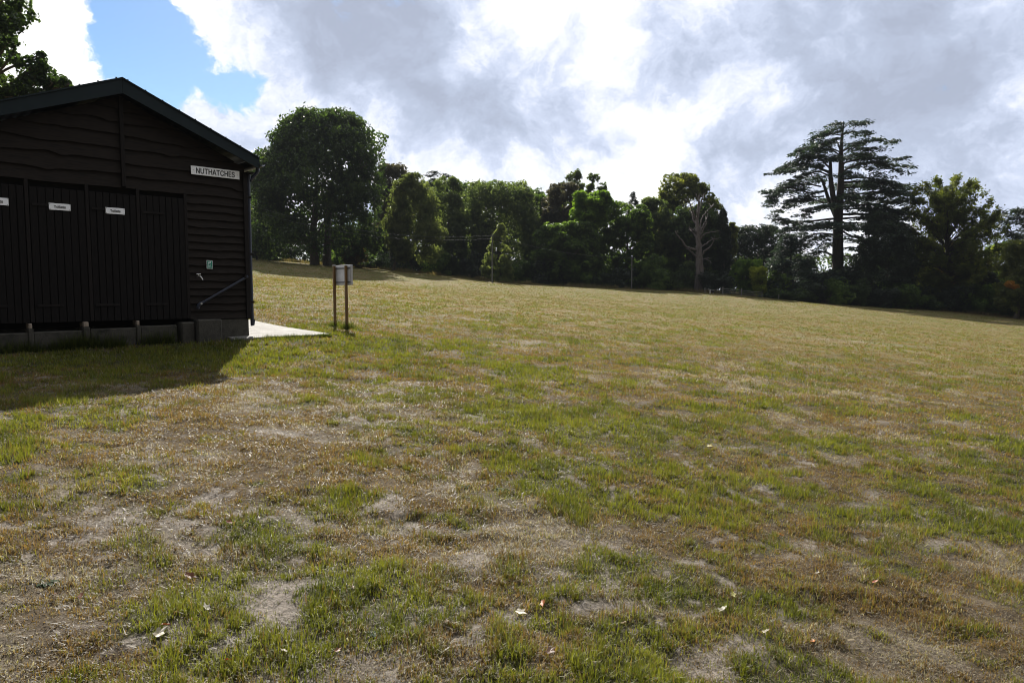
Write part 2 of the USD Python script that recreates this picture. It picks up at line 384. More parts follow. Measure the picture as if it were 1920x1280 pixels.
def ground(x, y):
    x, y = np.broadcast_arrays(np.asarray(x, float), np.asarray(y, float))
    sh = x.shape
    q = np.stack([x.ravel(), y.ravel()], 1) / 40.0
    out = np.zeros(len(q))
    for i in range(_n):
        out += _W[i] * tps(np.hypot(q[:, 0] - _S[i, 0], q[:, 1] - _S[i, 1]))
    out += _W[_n] + q @ _W[_n + 1:]
    xx, yy = q[:, 0] * 40, q[:, 1] * 40
    r = np.hypot(xx, yy)
    out *= 1 - smooth01(r, 112, 165)
    tilt = TILT[0] * xx + TILT[1] * yy
    # beyond the wood the land levels out and sinks slightly
    far = smooth01(r, 115, 260)
    dirx, diry = xx / np.maximum(r, 1e-6), yy / np.maximum(r, 1e-6)
    tilt = tilt * (1 - far) + far * (140 * (TILT[0] * dirx + TILT[1] * diry) * np.exp(-np.maximum(r - 115, 0) / 150) - 9)
    return (out + tilt).reshape(sh)


def gz(x, y):
    return float(ground(np.array([x]), np.array([y]))[0])


def bumps(x, y):
    near = 1 - smooth01(np.hypot(x, y), 25, 60)
    return near * (.045 * (fbm2(x, y, 1.1, 3, 3) - .5) + .050 * (fbm2(x, y, 4.6, 3, 4) - .5) + .016 * (fbm2(x, y, 17.0, 2, 6) - .5)) - (1 - smooth01(np.hypot(x, y), 30, 60)) * .028 * smooth01(fbm2(x, y, 1.5, 3, 8), .60, .70) + .10 * (fbm2(x, y, .16, 3, 5) - .5) * smooth01(np.hypot(x, y), 6, 20)


# worn patches that the photograph shows, as (px, py, half length, half depth) on the ground
def on_ground(px, py):
    r = ray(px, py)
    lo, hi = .5, 200.0
    for _ in range(60):
        mid = (lo + hi) / 2
        p = r * (mid / r[1])
        if p[2] + EYE > gz(p[0], p[1]):
            lo = mid
        else:
            hi = mid
    p = r * (lo / r[1])
    return np.array([p[0], p[1], p[2] + EYE])


BARE = [(535, 1140, .26, .16, 1), (290, 985, .22, .14, 1), (350, 870, .30, .20, .4), (520, 815, .28, .18, .8), (895, 786, .26, .16, .9), (1112, 845, .22, .14, .7), (1140, 992, .16, .10, .9), (855, 1075, .28, .18, .8), (1390, 1200, .25, .18, .85),
        (1640, 925, .45, .18, .6), (1090, 1085, .22, .12, .9), (1240, 1115, .2, .12, .8), (745, 955, .2, .12, .9), (860, 1000, .25, .12, .8), (560, 965, .3, .16, .7), (340, 1010, .35, .16, .6), (140, 810, .3, .2, .3), (1700, 590, 2.2, .8, .35),
        (1600, 640, 3.5, .9, .45), (990, 640, .9, .45, .6), (540, 575, 1.6, .5, .55), (1460, 740, .5, .25, .6), (1880, 965, .3, .25, .6), (1580, 940, .4, .15, .8), (700, 1230, .22, .15, .5), (110, 1190, .2, .12, .6), (1010, 770, .3, .15, .35),
        (1385, 845, .45, .16, .7), (510, 770, .35, .2, .5), (1160, 1020, .15, .1, .7), (1820, 1030, .3, .15, .6), (1560, 1040, .5, .25, .35), (660, 790, .35, .18, .6), (900, 600, 1.5, .4, .5), (500, 1235, .25, .12, .5)]
PALE_W = [(on_ground(a, b), c, d) for a, b, c, d in [(330, 1010, .38, .20), (380, 862, .34, .26), (640, 985, .22, .14), (1110, 845, .28, .16), (560, 965, .22, .12), (400, 1020, .22, .12), (760, 985, .18, .1), (700, 820, .3, .18), (690, 990, .15, .1), (600, 890, .2, .14), (1120, 790, .25, .15), (980, 830, .35, .2), (880, 790, .3, .18), (1480, 880, .5, .2), (1700, 1000, .4, .2), (1180, 1110, .3, .15), (1540, 1060, .4, .2), (900, 1070, .3, .15), (1390, 1210, .25, .15), (150, 920, .3, .2), (60, 940, .3, .2), (540, 800, .3, .2), (1700, 610, 2.4, .9), (1500, 740, .6, .3)]]
BARE_W = [(on_ground(a, b), c * .8, d * .8, e) for a, b, c, d, e in BARE]


def fields(x, y):
    """bare soil, straw (dead thatch), green, from 0 to 1 each, tall = blade length factor."""
    r = np.hypot(x, y)
    a, b = fbm2(x, y, .55, 4, 21), fbm2(x, y, 1.7, 4, 22)
    c, d = fbm2(x, y, 6.5, 3, 23), fbm2(x, y, .16, 3, 24)
    wx, wy = x + 1.1 * (fbm2(x, y, 2.6, 4, 31) - .5), y + .9 * (fbm2(x, y, 2.6, 4, 32) - .5)
    bare = smooth01(.55 * b + .45 * c, .66, .78) * .30 * (1 - smooth01(r, 14, 40))
    for p, hx, hy, w in BARE_W:
        q = ((wx - p[0]) / hx) ** 2 + ((wy - p[1]) / hy) ** 2
        bare = np.maximum(bare, w * np.exp(-q * .8) * smooth01(.5 * c + .5 * fbm2(x, y, 14.0, 2, 33) + .25 * np.exp(-q), .40, .66))
    rag = smooth01(.55 * fbm2(x, y, 4.3, 3, 41) + .45 * fbm2(x, y, 13.0, 2, 42), .575, .66) * smooth01(fbm2(x, y, .8, 3, 43), .40, .58) * (1 - smooth01(r, 7, 13))
    bare = np.clip(np.maximum(bare, rag * .8), 0, 1)
    # nearer than 4.5 m dry, a greener belt, then dry gold with distance
    belt = np.exp(-((r - 7.0) / 3.6) ** 2) * (.55 + .9 * (d - .3))
    fore = np.exp(-((r - 2.7) / .9) ** 2) * .16
    dryleft = np.exp(-(((x + 2.6) / 1.7) ** 2 + ((y - 5.6) / 1.9) ** 2)) * .35
    dryr = smooth01(x, .3, 2.2) * (1 - smooth01(r, 3.6, 6.2)) * .16
    g = .395 - dryr + .26 * belt + fore - .4 * dryleft - .02 * smooth01(r, 12, 30) + .8 * (a - .5) + 1.35 * (b - .5) + 1.1 * (c - .5)
    lush = np.exp(-(((x + 5.0) / 2.4) ** 2 + ((y - 10.2) / 1.6) ** 2)) * .6 + np.exp(-(((x + 3.2) / 1.4) ** 2 + ((y - 12.4) / 1.0) ** 2)) * .4 + np.exp(-(((x + 3.7) / .5) ** 2 + ((y - 15.1) / .6) ** 2)) * .5
    green = np.clip(smooth01(g + lush, .18, .80), 0, 1)
    straw = np.clip(smooth01(fbm2(x, y, 2.6, 4, 25) * .6 + .4 * fbm2(x, y, .7, 3, 26), .46, .66), 0, 1) * (1 - .6 * green)
    tall = np.clip(.6 + 1.3 * (fbm2(x, y, 2.3, 3, 27) - .42) + .55 * green, .35, 1.35)
    for p, hx, hy in PALE_W:
        q = ((wx - p[0]) / (.75 * hx)) ** 2 + ((wy - p[1]) / (.75 * hy)) ** 2
        straw = np.maximum(straw, np.exp(-q * 1.2) * smooth01(.6 * c + .4 * b + .15 * np.exp(-q), .44, .66))
        green = green * (1 - .6 * np.exp(-q * 1.2))
    return bare, straw, green, tall


def mixc(c1, c2, t):
    return np.asarray(c1)[None] * (1 - t[:, None]) + np.asarray(c2)[None] * t[:, None] if np.ndim(c1) == 1 else c1 * (1 - t[:, None]) + np.asarray(c2)[None] * t[:, None]


def ground_mesh():
    front = np.radians(np.arange(-44, 44.01, .25))
    rest = np.radians(np.arange(47, 314, 3.0))
    ang = np.concatenate([front, rest])
    rad = [.25, .6, 1.0, 1.4, 1.8, 2.1]
    while rad[-1] < 3200:
        r = rad[-1]
        rad.append(r * (1.013 if r < 14 else 1.022 if r < 120 else 1.10))
    rad = np.array(rad)
    A, R = np.meshgrid(ang, rad)
    x, y = (np.sin(A) * R).ravel(), (np.cos(A) * R).ravel()
    z = ground(x, y) + bumps(x, y)
    na, nrr = len(ang), len(rad)
    i, j = np.meshgrid(np.arange(nrr - 1), np.arange(na), indexing="ij")
    j2 = (j + 1) % na
    q = np.stack([i * na + j, (i + 1) * na + j, (i + 1) * na + j2, i * na + j2], -1).reshape(-1, 4)
    f = np.vstack([q[:, [0, 2, 1]], q[:, [0, 3, 2]]])
    v = np.stack([x, y, z], 1)
    v = np.vstack([v, [[0, 0, gz(0, 0)]]])
    k = np.arange(na)
    f = np.vstack([f, np.stack([np.full(na, len(v) - 1), (k + 1) % na, k], 1)])
    x, y = v[:, 0], v[:, 1]
    bare, straw, green, _ = fields(x, y)
    r = np.hypot(x, y)
    # thatch under the blades near by; what the sward looks like as a whole farther off
    near = mixc((.105, .074, .040), (.058, .058, .020), green)
    near = mixc(near, (.24, .20, .15), straw * .85)
    far = mixc((.176, .150, .050), (.130, .142, .034), green)
    far = mixc(far, (.26, .20, .11), straw * .7)
    c = near * (1 - smooth01(r, 8, 30))[:, None] + far * smooth01(r, 8, 30)[:, None]
    c = mixc(c, (.30, .26, .222), np.clip(bare * 1.15, 0, 1))
    # reddish leaf litter under the trees at the right
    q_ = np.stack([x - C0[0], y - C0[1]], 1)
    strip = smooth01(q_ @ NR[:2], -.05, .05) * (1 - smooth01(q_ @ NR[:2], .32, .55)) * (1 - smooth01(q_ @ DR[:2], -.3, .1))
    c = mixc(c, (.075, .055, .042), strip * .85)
    lit = smooth01(r, 99, 106) * smooth01(x, 30, 46) * .8
    c = mixc(c, (.12, .065, .035), lit)
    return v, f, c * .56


gv, gf, gc = ground_mesh()
obj("ground", (gv, gf), M["ground"], smooth=True, label="dry tilted meadow with worn bare patches", category="ground", kind="structure", col=gc)

# ------------------------------------------------------------------ thin damp air
AIR = usdkit.material(stage, "/World/Looks/thin_air", {"v": ("principled_volume", {"color": (.80, .88, 1.0), "density": .00005, "anisotropy": .35})}, [], volume="v.volume")
hz = trimesh.creation.box((7400, 7400, 1.0))
hv = np.array(hz.vertices)
hv[:, 2] = np.where(hv[:, 2] > 0, 46.0, float(gv[:, 2].min()) - 1.0)
obj("haze", (hv, np.array(hz.faces)), AIR, label="thin damp air that pales the far trees a little", category="haze", kind="stuff")


# ------------------------------------------------------------------ the shed
ROTZ = math.degrees(math.atan2(DR[1], DR[0]))


def fac(px, py, n=0.0):
    """Where the photo's pixel meets the shed's front (or a plane n in front of it): (x along the front, z)."""
    r, o = ray(px, py), np.array([0, 0, EYE])
    c = C0 + NR * n
    p = o + r * (np.dot(c - o, NR) / np.dot(r, NR))
    return float(np.dot(p - C0, DR)), float(p[2])


APX, APZ = -1.94, 4.782
SL, SR = .41, .434
WL, WR, WD = -3.90, 0.0, 6.0
Z0, ZL = 1.075, 3.15                       # foot of the boards, lintel


def roof_top(x):
    x = np.asarray(x, float)
    return np.where(x > APX, APZ - (x - APX) * SR, APZ - (APX - x) * SL)


shed = thing("wooden_shed", "long dark stained wooden toilet shed with gable end, four plank doors and green black fascia", "shed", (C0[0], C0[1], 0), ROTZ)


def wall_core():
    zt = lambda x: float(roof_top(x)) - .22
    poly = [(WL, Z0), (WL, zt(WL)), (APX, zt(APX)), (WR, zt(WR)), (WR, Z0)]
    vs, fs = [], []
    for y in (.10, WD):
        vs += [(x, y, z) for x, z in poly]
    n = 5
    for a in range(n):
        b = (a + 1) % n
        fs += [(a, b, n + b), (a, n + b, n + a)]
    fs += [(0, 2, 1), (0, 3, 2), (0, 4, 3), (5, 6, 7), (5, 7, 8), (5, 8, 9)]
    return np.array(vs, float), np.array(fs)


obj("wall", wall_core(), M["void"], shed)


def waney(x0, x1, z0, z1, seed, amp, xs_clip=None, base=0.0, steps=46):
    """One feather-edged board with a wavy lower edge: its foot stands proud of the board below."""
    xs = np.linspace(x0, x1, steps)
    w = amp * 2 * (meshkit.fbm(np.stack([xs * 1.7, np.full_like(xs, seed * 3.7), np.zeros_like(xs)], -1), 4, seed) - .5)
    knot = RNG.uniform(x0, x1)
    w -= amp * .8 * np.exp(-((xs - knot) / .10) ** 2)
    zb = z0 + w
    lim = roof_top(xs) - .23
    zt = np.minimum(z1 + .02, lim)
    ok = zt > zb + .004
    if ok.sum() < 2:
        return None
    xs, zb, zt = xs[ok], zb[ok], zt[ok]
    yb, yt = -.030 - base, -.004 - base
    th = .016
    n = len(xs)
    rows = [np.stack([xs, np.full(n, yb + th), zb], 1), np.stack([xs, np.full(n, yb), zb + .003], 1), np.stack([xs, np.full(n, (yb + yt) / 2 + .002), (zb + zt) / 2], 1), np.stack([xs, np.full(n, yt), zt], 1), np.stack([xs, np.full(n, yt + th), zt], 1)]
    v = np.vstack(rows)
    f = []
    for k in range(4):
        a = np.arange(n - 1) + k * n
        f += [np.stack([a, a + 1, a + n + 1], 1), np.stack([a, a + n + 1, a + n], 1)]
    e = [[0, n, 2 * n], [0, 2 * n, 3 * n], [0, 3 * n, 4 * n]]
    f += [np.array(e), np.array([[c[0] + n - 1, c[2] + n - 1, c[1] + n - 1] for c in e])]
    return v, np.vstack(f)


# gable boards, left and right of the middle batten
levels = [3.15, 3.36, 3.57, 3.77, 3.98, 4.17, 4.36, 4.55]
for side in (0, 1):
    for k in range(len(levels) - 1):
        x0, x1 = ((WL, APX - .03), (APX + .03, WR - .02))[side]
        off = (0, -.03)[side]
        b = waney(x0, x1, levels[k] + off * (k > 0), levels[k + 1] + off, 10 + k + 20 * side, .046 if k else .018)
        if b is not None:
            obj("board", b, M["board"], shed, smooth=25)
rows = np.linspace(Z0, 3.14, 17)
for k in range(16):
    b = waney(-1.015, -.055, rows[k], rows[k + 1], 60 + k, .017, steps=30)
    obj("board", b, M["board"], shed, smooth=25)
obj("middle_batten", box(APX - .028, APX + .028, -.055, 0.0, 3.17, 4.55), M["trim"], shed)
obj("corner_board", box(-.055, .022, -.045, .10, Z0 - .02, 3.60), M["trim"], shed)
# side wall boards (seen edge-on from the front)
for k in range(12):
    z0 = Z0 + k * .205
    w = RNG.uniform(-.008, .008)
    obj("side_board", (np.array([[.004, .10, z0 + .225], [.030, .10, z0 + w], [.018, .10, z0 + w], [.004, WD, z0 + .225], [.030, WD, z0 - w], [.018, WD, z0 - w]]),
                       np.array([[0, 2, 1], [3, 4, 5], [0, 1, 4], [0, 4, 3], [1, 2, 5], [1, 5, 4], [2, 0, 3], [2, 3, 5]])), M["board"], shed)

# doors of upright planks, with posts between
doors = [(-1.72, -1.05), (-2.425, -1.775), (-3.18, -2.48), (-3.86, -3.24)]
for i, (x0, x1) in enumerate(doors):
    d = tag(UsdGeom.Xform.Define(stage, numbered(path_of(shed), "door")))
    top = 3.055 if i else 3.07
    n = 7
    w = (x1 - x0) / n
    for k in range(n):
        yo = RNG.uniform(-.003, .003)
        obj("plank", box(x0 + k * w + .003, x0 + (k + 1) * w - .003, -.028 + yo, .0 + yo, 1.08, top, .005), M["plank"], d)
    obj("ledge", box(x0 + .02, x1 - .02, .001, .03, 1.25, 1.38), M["plank"], d)
    for hz in (1.33, 2.80):
        obj("hinge", box(x0 + .03, x0 + .36, -.037, -.031, hz - .018, hz + .018, .002), M["trim"], d)
for x in (-1.03, -1.748, -2.452, -3.21):
    obj("door_post", box(x - .024, x + .024, -.034, .04, 1.085, 3.165), M["trim"], shed)

# roof: two ribbed sheets, barge boards, ridge capping
for side in (1, -1):
    s = SR if side > 0 else SL
    reach = 2.12
    xs = np.linspace(0, reach, 30)
    top = np.stack([APX + side * xs, APZ - xs * s + .012 + .007 * (np.arange(30) % 2)], 1)
    v = []
    for y in (-.16, WD + .15):
        v += [(x, y, z) for x, z in top] + [(x, y, z - .03) for x, z in top]
    v = np.array(v, float)
    f = []
    n = 30
    for k in range(n - 1):
        f += [(k, k + 1, 2 * n + k + 1), (k, 2 * n + k + 1, 2 * n + k), (n + k, 3 * n + k + 1, n + k + 1), (n + k, 3 * n + k, 3 * n + k + 1), (k, n + k + 1, k + 1), (k, n + k, n + k + 1), (2 * n + k, 2 * n + k + 1, 3 * n + k + 1), (2 * n + k, 3 * n + k + 1, 3 * n + k)]
    f += [(n - 1, 2 * n - 1, 4 * n - 1), (n - 1, 4 * n - 1, 3 * n - 1)]
    obj("roof_sheet", (v, np.array(f)), M["roof"], shed)
    a, b = APX + side * .002, APX + side * (2.12 if side > 0 else 2.06)
    za, zb = APZ - .0, APZ - abs(b - APX) * s
    y0, y1 = -.185, -.155
    low_in, low_out = .215, .175
    vv = np.array([(a, y, z) for y in (y0, y1) for z in (za, za - low_in)] + [(b, y, z) for y in (y0, y1) for z in (zb, zb - low_out)], float)
    h = trimesh.convex.convex_hull(vv)
    obj("barge_board", h, M["fascia"], shed)
    # lip along the top of the barge board, screw caps on it
    cv = np.array([(APX + side * t, y, APZ - abs(t) * s + dz) for t in (.002, 2.125) for y in (-.198, -.14) for dz in (.004, .026)])
    obj("roof_trim", trimesh.convex.convex_hull(cv), M["fascia"], shed)
    for t in np.linspace(.08, 2.05, 9):
        c = trimesh.creation.cylinder(.012, .02, sections=7)
        c.apply_translation((APX + side * t, -.17, APZ - t * s + .034))
        obj("screw_cap", c, M["trim"], shed)
    obj("eave_board", box(APX + side * 2.06 - .012, APX + side * 2.06 + .012, -.15, WD, APZ - 2.06 * s - .16, APZ - 2.06 * s - .035), M["trim"], shed)
obj("soffit", box(-.02, .10, -.15, .10, 3.60, 3.625), M["trim"], shed)
vp = trimesh.creation.cylinder(.05, .16, sections=14)
vp.apply_translation((-1.62, .55, APZ - .32 * SR + .07))
obj("vent_pipe", vp, M["pipe"], shed)

# gutter, swan neck and downpipe at the right corner
gy = np.linspace(-.20, WD, 4)
ga = np.linspace(math.pi, 2 * math.pi, 9)
gx, gzz = .235, 3.775
prof = [(gx + .055 * math.cos(t), gzz + .05 * math.sin(t)) for t in ga] + [(gx + .049 * math.cos(t), gzz + .044 * math.sin(t)) for t in ga[::-1]]
gp = trimesh.creation.extrude_polygon(__import__("shapely").Polygon(prof), WD + .2, engine="earcut")
gp.apply_transform(np.array([[1, 0, 0, 0], [0, 0, 1, -.20], [0, 1, 0, 0], [0, 0, 0, 1.0]]))
gp.fix_normals()
obj("gutter", gp, M["pipe"], shed)
obj("downpipe", tube(curve([(.235, .02, 3.74), (.23, .02, 3.66), (.10, .02, 3.50), (.062, .02, 3.42), (.062, .02, 1.12), (.085, .02, 1.04)], 6), .033, 10), M["pipe"], shed, smooth=40)
for z in (3.2, 2.2, 1.35):
    obj("pipe_clip", box(.024, .105, -.018, .058, z - .02, z + .02), M["trim"], shed)
# waste pipe sloping across the front
pa, pb = fac(464, 518, .05), fac(376, 569, .05)
obj("waste_pipe", tube([(pa[0], -.066, pa[1]), (pb[0], -.066, pb[1])], .021, 10), M["pipe"], shed, smooth=40)
obj("pipe_elbow", tube(curve([(pb[0] + .02, -.066, pb[1] + .012), (pb[0] - .02, -.070, pb[1] - .01), (pb[0] - .045, -.066, pb[1] - .05), (pb[0] - .045, -.066, pb[1] - .085)], 4), .028, 10), M["pipe"], shed, smooth=40)
pk = trimesh.creation.cylinder(.016, .03, sections=10)
pk.apply_transform(trimesh.transformations.rotation_matrix(math.pi / 2, (1, 0, 0)))
pk.apply_translation((pb[0] - .005, -.10, pb[1] + .0))
obj("pipe_cap", pk, M["steel"], shed)
obj("pipe_bracket", box(pa[0] - .07, pa[0] - .03, -.092, -.03, pa[1] - .035, pa[1] + .02), M["trim"], shed)

# footing: concrete sill, brick piers, corner blocks
for k, (x0, x1, zt) in enumerate([(-3.9, -3.28, .942), (-3.22, -2.60, .95), (-2.50, -1.86, .965), (-1.80, -1.25, .985)]):
    obj("sill_stone", box(x0, x1, -.10, .22, .55, zt, .012), M["block"], shed)
for x, w in ((-3.25, .032), (-2.55, .045), (-1.83, .03)):
    obj("brick_pier", box(x - w, x + w, -.115, .20, .60, 1.0, .008), M["block"], shed)
    obj("pier_brick", box(x - w + .012, x + w - .012, -.09, .16, 1.002, 1.076, .006), M["brick"], shed)
obj("corner_block", box(-1.20, -.985, -.16, .22, .55, 1.03, .02), M["block"], shed)
obj("corner_block", box(-.975, -.572, -.25, .22, .55, 1.07, .02), M["block"], shed)
obj("corner_block", box(-.566, -.012, -.02, .22, .55, 1.062, .015), M["block"], shed)
for k in range(8):
    obj("side_block", box(-.25, -.014, .224 + k * .72, .224 + k * .72 + .716, .5, 1.06, .012), M["block"], shed)
obj("floor_beam", box(WL, WR - .04, .224, .40, .985, 1.072), M["void"], shed)

# the concrete path that runs round the shed
sp = lambda s, n: C0[:2] + DR[:2] * s + NR[:2] * n


def slab():
    loc = np.array([[-.42, .34], [.2, .33], [1.0, .32], [1.40, .30], [1.42, .1], [1.40, -.9], [1.41, -2.2], [1.40, -4], [1.4, -6], [.0, -6], [.0, -4], [.0, -2.2], [.0, -.9], [0, 0], [-.40, .02]])
    loc = loc + RNG.normal(0, .012, loc.shape)
    import shapely
    poly = shapely.Polygon(loc)
    m = trimesh.creation.extrude_polygon(poly, .12, engine="earcut")
    m = m.subdivide().subdivide()
    v = np.array(m.vertices)
    p = C0[:2] + v[:, :1] * DR[:2] + v[:, 1:2] * NR[:2]
    top = ground(p[:, 0], p[:, 1]) + .035
    z = np.where(v[:, 2] > .06, top, top - .12)
    return np.column_stack([p, z]), np.array(m.faces)


obj("path", slab(), M["path"], label="pale gravelly concrete path running round the dark shed", category="path", kind="structure")


# ------------------------------------------------------------------ signs on the shed (each its own thing)
def plate(name, label, x0, x1, z0, z1, proud, text, tw, th, bold, extra=None):
    xc, zc = (x0 + x1) / 2, (z0 + z1) / 2
    p = C0[:2] + DR[:2] * xc + NR[:2] * proud
    t = thing(name, label, "sign", (p[0], p[1], zc), ROTZ)
    w, h = (x1 - x0) / 2, (z1 - z0) / 2
    obj("plate", box(-w, w, -.004, .004, -h, h, .0015), M["white"], t)
    if text:
        lt = meshkit.text_mesh(text, 1.0, .05, bold=bold)
        v = np.array(lt.vertices)
        lo, hi = v.min(0), v.max(0)
        v = (v - (lo + hi) / 2) * np.array([tw / (hi[0] - lo[0]), th / (hi[1] - lo[1]), 1])
        v[:, 2] = np.where(v[:, 2] > 0, .0068, .0035)
        obj("lettering", (np.stack([v[:, 0], -v[:, 2], v[:, 1]], 1), np.array(lt.faces)), M["black"], t)
    for sx, sz in ((-1, -1), (-1, 1), (1, -1), (1, 1)) if extra != "wide" else ((-1, 0), (1, 0)):
        c = trimesh.creation.cylinder(.0045, .004, sections=8)
        c.apply_transform(trimesh.transformations.rotation_matrix(math.pi / 2, (1, 0, 0)))
        c.apply_translation((sx * (w - (.012 if extra != "wide" else .035)), -.005, sz * (h - .012)))
        obj("screw", c, M["black"], t)
    return t


plate("name_board", "wide white name board reading NUTHATCHES under the right eave of the shed", -.927, -.119, 3.482, 3.624, .042, "NUTHATCHES", .645, .094, True, "wide")
plate("toilet_sign", "small white Toilets sign on the third shed door, nearest the middle of the four doors", -2.207, -1.942, 2.737, 2.833, .034, "Toilets", .142, .040, True)
plate("toilet_sign", "larger looking white Toilets sign on the second shed door from the left", -2.943, -2.671, 2.737, 2.834, .034, "Toilets", .150, .040, True)
plate("toilet_sign", "white Toilets sign cut by the left edge of the photo", -3.70, -3.424, 2.752, 2.855, .034, "Toilets", .150, .041, True)
p = C0[:2] + DR[:2] * -.673 + NR[:2] * .040
t = thing("water_sign", "small green upright sign with white symbol on the boards above the tap", "sign", (p[0], p[1], 1.994), ROTZ)
obj("plate", box(-.048, .048, -.003, .003, -.072, .072, .001), M["white"], t)
obj("face", box(-.042, .042, -.0045, -.0031, -.066, .066, .0005), M["green"], t)
obj("tap_symbol", cat(box(-.022, .020, -.0062, -.0046, .028, .042, .0005), box(-.022, -.010, -.0064, -.0048, .012, .027, .0005), box(.006, .013, -.0064, -.0048, .043, .054, .0005)), M["white"], t)
obj("cup_symbol", cat(box(-.026, -.021, -.0062, -.0046, -.026, .006, .0005), box(.003, .008, -.0064, -.0048, -.026, .006, .0005), box(-.0205, .0025, -.0060, -.0046, -.026, -.021, .0005)), M["white"], t)
obj("caption", cat(*[box(-.030 + .012 * k, -.022 + .012 * k, -.0062, -.0046, -.052, -.042, .0005) for k in range(5)]), M["white"], t)
tx, tz = fac(373, 518, .06)
p = C0[:2] + DR[:2] * tx + NR[:2] * .03
t = thing("water_tap", "small bright metal tap on the boards right of the shed doors", "tap", (p[0], p[1], tz), ROTZ)
obj("spout", tube(curve([(-.01, 0, .0), (-.01, -.05, .0), (.005, -.085, -.005), (.03, -.10, -.05), (.032, -.10, -.062)], 5), .011, 9), M["chrome"], t, smooth=40)
obj("handle", cat(tube([(-.01, -.05, 0), (-.01, -.05, .035)], .007, 7), tube([(-.045, -.05, .036), (.025, -.05, .036)], .007, 7)), M["chrome"], t, smooth=40)

# ------------------------------------------------------------------ notice board seen from behind
b0, b1 = at(628.5, 612, 15.3), at(650.5, 617, 14.9)
b0[2], b1[2] = gz(b0[0], b0[1]), gz(b1[0], b1[1])
d = b1[:2] - b0[:2]
bl = float(np.linalg.norm(d))
ang = math.degrees(math.atan2(d[1], d[0]))
t = thing("notice_board", "grey notice board seen from behind on two varnished timber posts beside the path", "notice board", b0, ang)
HB = 1.36
dz = b1[2] - b0[2]
for k, xx in enumerate((0, bl)):
    base = (0, dz)[k]
    obj("post", box(xx - .027, xx + .027, -.027, .027, base - .25, HB + .0 - .012 * k, .006), M["post"], t)
    obj("post_cap", box(xx - .031, xx + .031, -.031, .031, HB + .001 - .012 * k, HB + .014 - .012 * k, .005), M["panel"], t)
pw = bl + .15
obj("panel", box(-.01, pw - .03, .041, .068, .93, HB + .01, .006), M["panel"], t)
obj("rail", box(-.02, pw - .02, .033, .052, HB - .075, HB - .045), M["rail_dark"], t)
obj("rail", box(-.02, pw - .02, .033, .052, .985, 1.01), M["rail_dark"], t)
obj("edge_trim", box(pw - .029, pw - .006, .036, .088, .93, HB + .01, .005), M["steel"], t)
obj("edge_trim", box(-.034, -.011, .036, .088, .93, HB + .01, .005), M["steel"], t)

# ------------------------------------------------------------------ poles, wires, fence
pole1 = at(923, 530, 80)
pole2 = at(1184, 545, 89)


def pole(base, h, label):
    z = gz(base[0], base[1])
    t = thing("utility_pole", label, "pole", (base[0], base[1], z))
    obj("shaft", tube([(0, 0, -.5), (0, 0, h)], [.085, .065], 12), M["pole"], t, smooth=40)
    obj("cap", tube([(0, 0, h), (0, 0, h + .04)], [.09, .075], 12), M["rail_dark"], t, smooth=40)
    for dx in (-.12, .12):
        obj("insulator", tube([(dx, 0, h - .25), (dx, 0, h - .1)], [.05, .035], 8), M["rail_dark"], t, smooth=40)
    return np.array([base[0], base[1], z + h - .12])


top1 = pole(pole1, 5.6, "pale timber pole in front of the small light green tree")
top2 = pole(pole2, 4.2, "thin dull pole against the dark middle of the wood")
left = at(430, 372, 74)


def wire(a, b, sag, label, grp):
    tt = np.linspace(0, 1, 30)[:, None]
    p = a + (b - a) * tt
    p[:, 2] -= sag * 4 * tt[:, 0] * (1 - tt[:, 0])
    v = tube(p, .010, 5)
    obj("overhead_wire", v, M["wire"], smooth=True, label=label, category="wire", group=grp)


G = "overhead wires along the wood"
wire(left, top1, 1.5, "upper thin wire hanging from the left across the big oak to the pale pole", G)
wire(left + [0, 0, -.55], top1 + [0, 0, -.35], 1.5, "lower thin wire hanging from the left across the big oak to the pale pole", G)
wire(top1, top2, .7, "thin wire between the two poles in front of the dark wood", G)

f0, f1 = at(1355, 553, 88), at(1390, 555.5, 88)
fence = thing("rail_fence", "grey post and rail fence at the foot of the wood beside the bright green shrub", "fence", (f0[0], f0[1], gz(f0[0], f0[1])), math.degrees(math.atan2(f1[1] - f0[1], f1[0] - f0[0])))
fl = float(np.linalg.norm(f1[:2] - f0[:2]))
slope = (gz(f1[0], f1[1]) - gz(f0[0], f0[1])) / fl


def bar(x0, x1, z, r, y=0.0, dz=0.0):
    return tube([(x0, y, z + slope * x0), (x1, y, z + slope * x1 + dz)], r, 6)


for x, h, r in ((0, .95, .075), (fl, .98, .075), (-fl * .95, .7, .055), (fl * 2.1, .85, .05), (fl * 3.0, .6, .045)):
    obj("post", tube([(x, 0, slope * x - .4), (x + .01, 0, slope * x + h)], [r, r * .9], 8), M["fence"], fence, smooth=40)
for z in (.25, .48, .70):
    obj("rail", bar(.07, fl - .07, z, .035, .03), M["fence"], fence, smooth=40)
    obj("rail", bar(fl + .07, fl * 2.05, z - .02, .03, .03, -.04), M["fence"], fence, smooth=40)
obj("rail", bar(-fl * .95, -.07, .46, .03, .03, .06), M["fence"], fence, smooth=40)


# ------------------------------------------------------------------ trees
def cards(p, axis, nrm, length, width, fold=.18):
    """Leaf cards: folded rhombi, two triangles each."""
    axis = axis / (np.linalg.norm(axis, axis=1, keepdims=True) + 1e-9)
    b = np.cross(nrm, axis)
    b /= np.linalg.norm(b, axis=1, keepdims=True) + 1e-9
    c = np.cross(axis, b)
    l, w = length[:, None], width[:, None]
    v = np.stack([p - axis * l * .5, p + b * w * .5 + c * w * fold, p + axis * l * .5, p - b * w * .5 + c * w * fold], 1).reshape(-1, 3)
    k = np.arange(len(p))[:, None] * 4
    f = np.vstack([k + np.array([[0, 1, 2]]), k + np.array([[0, 2, 3]])])
    return v, f


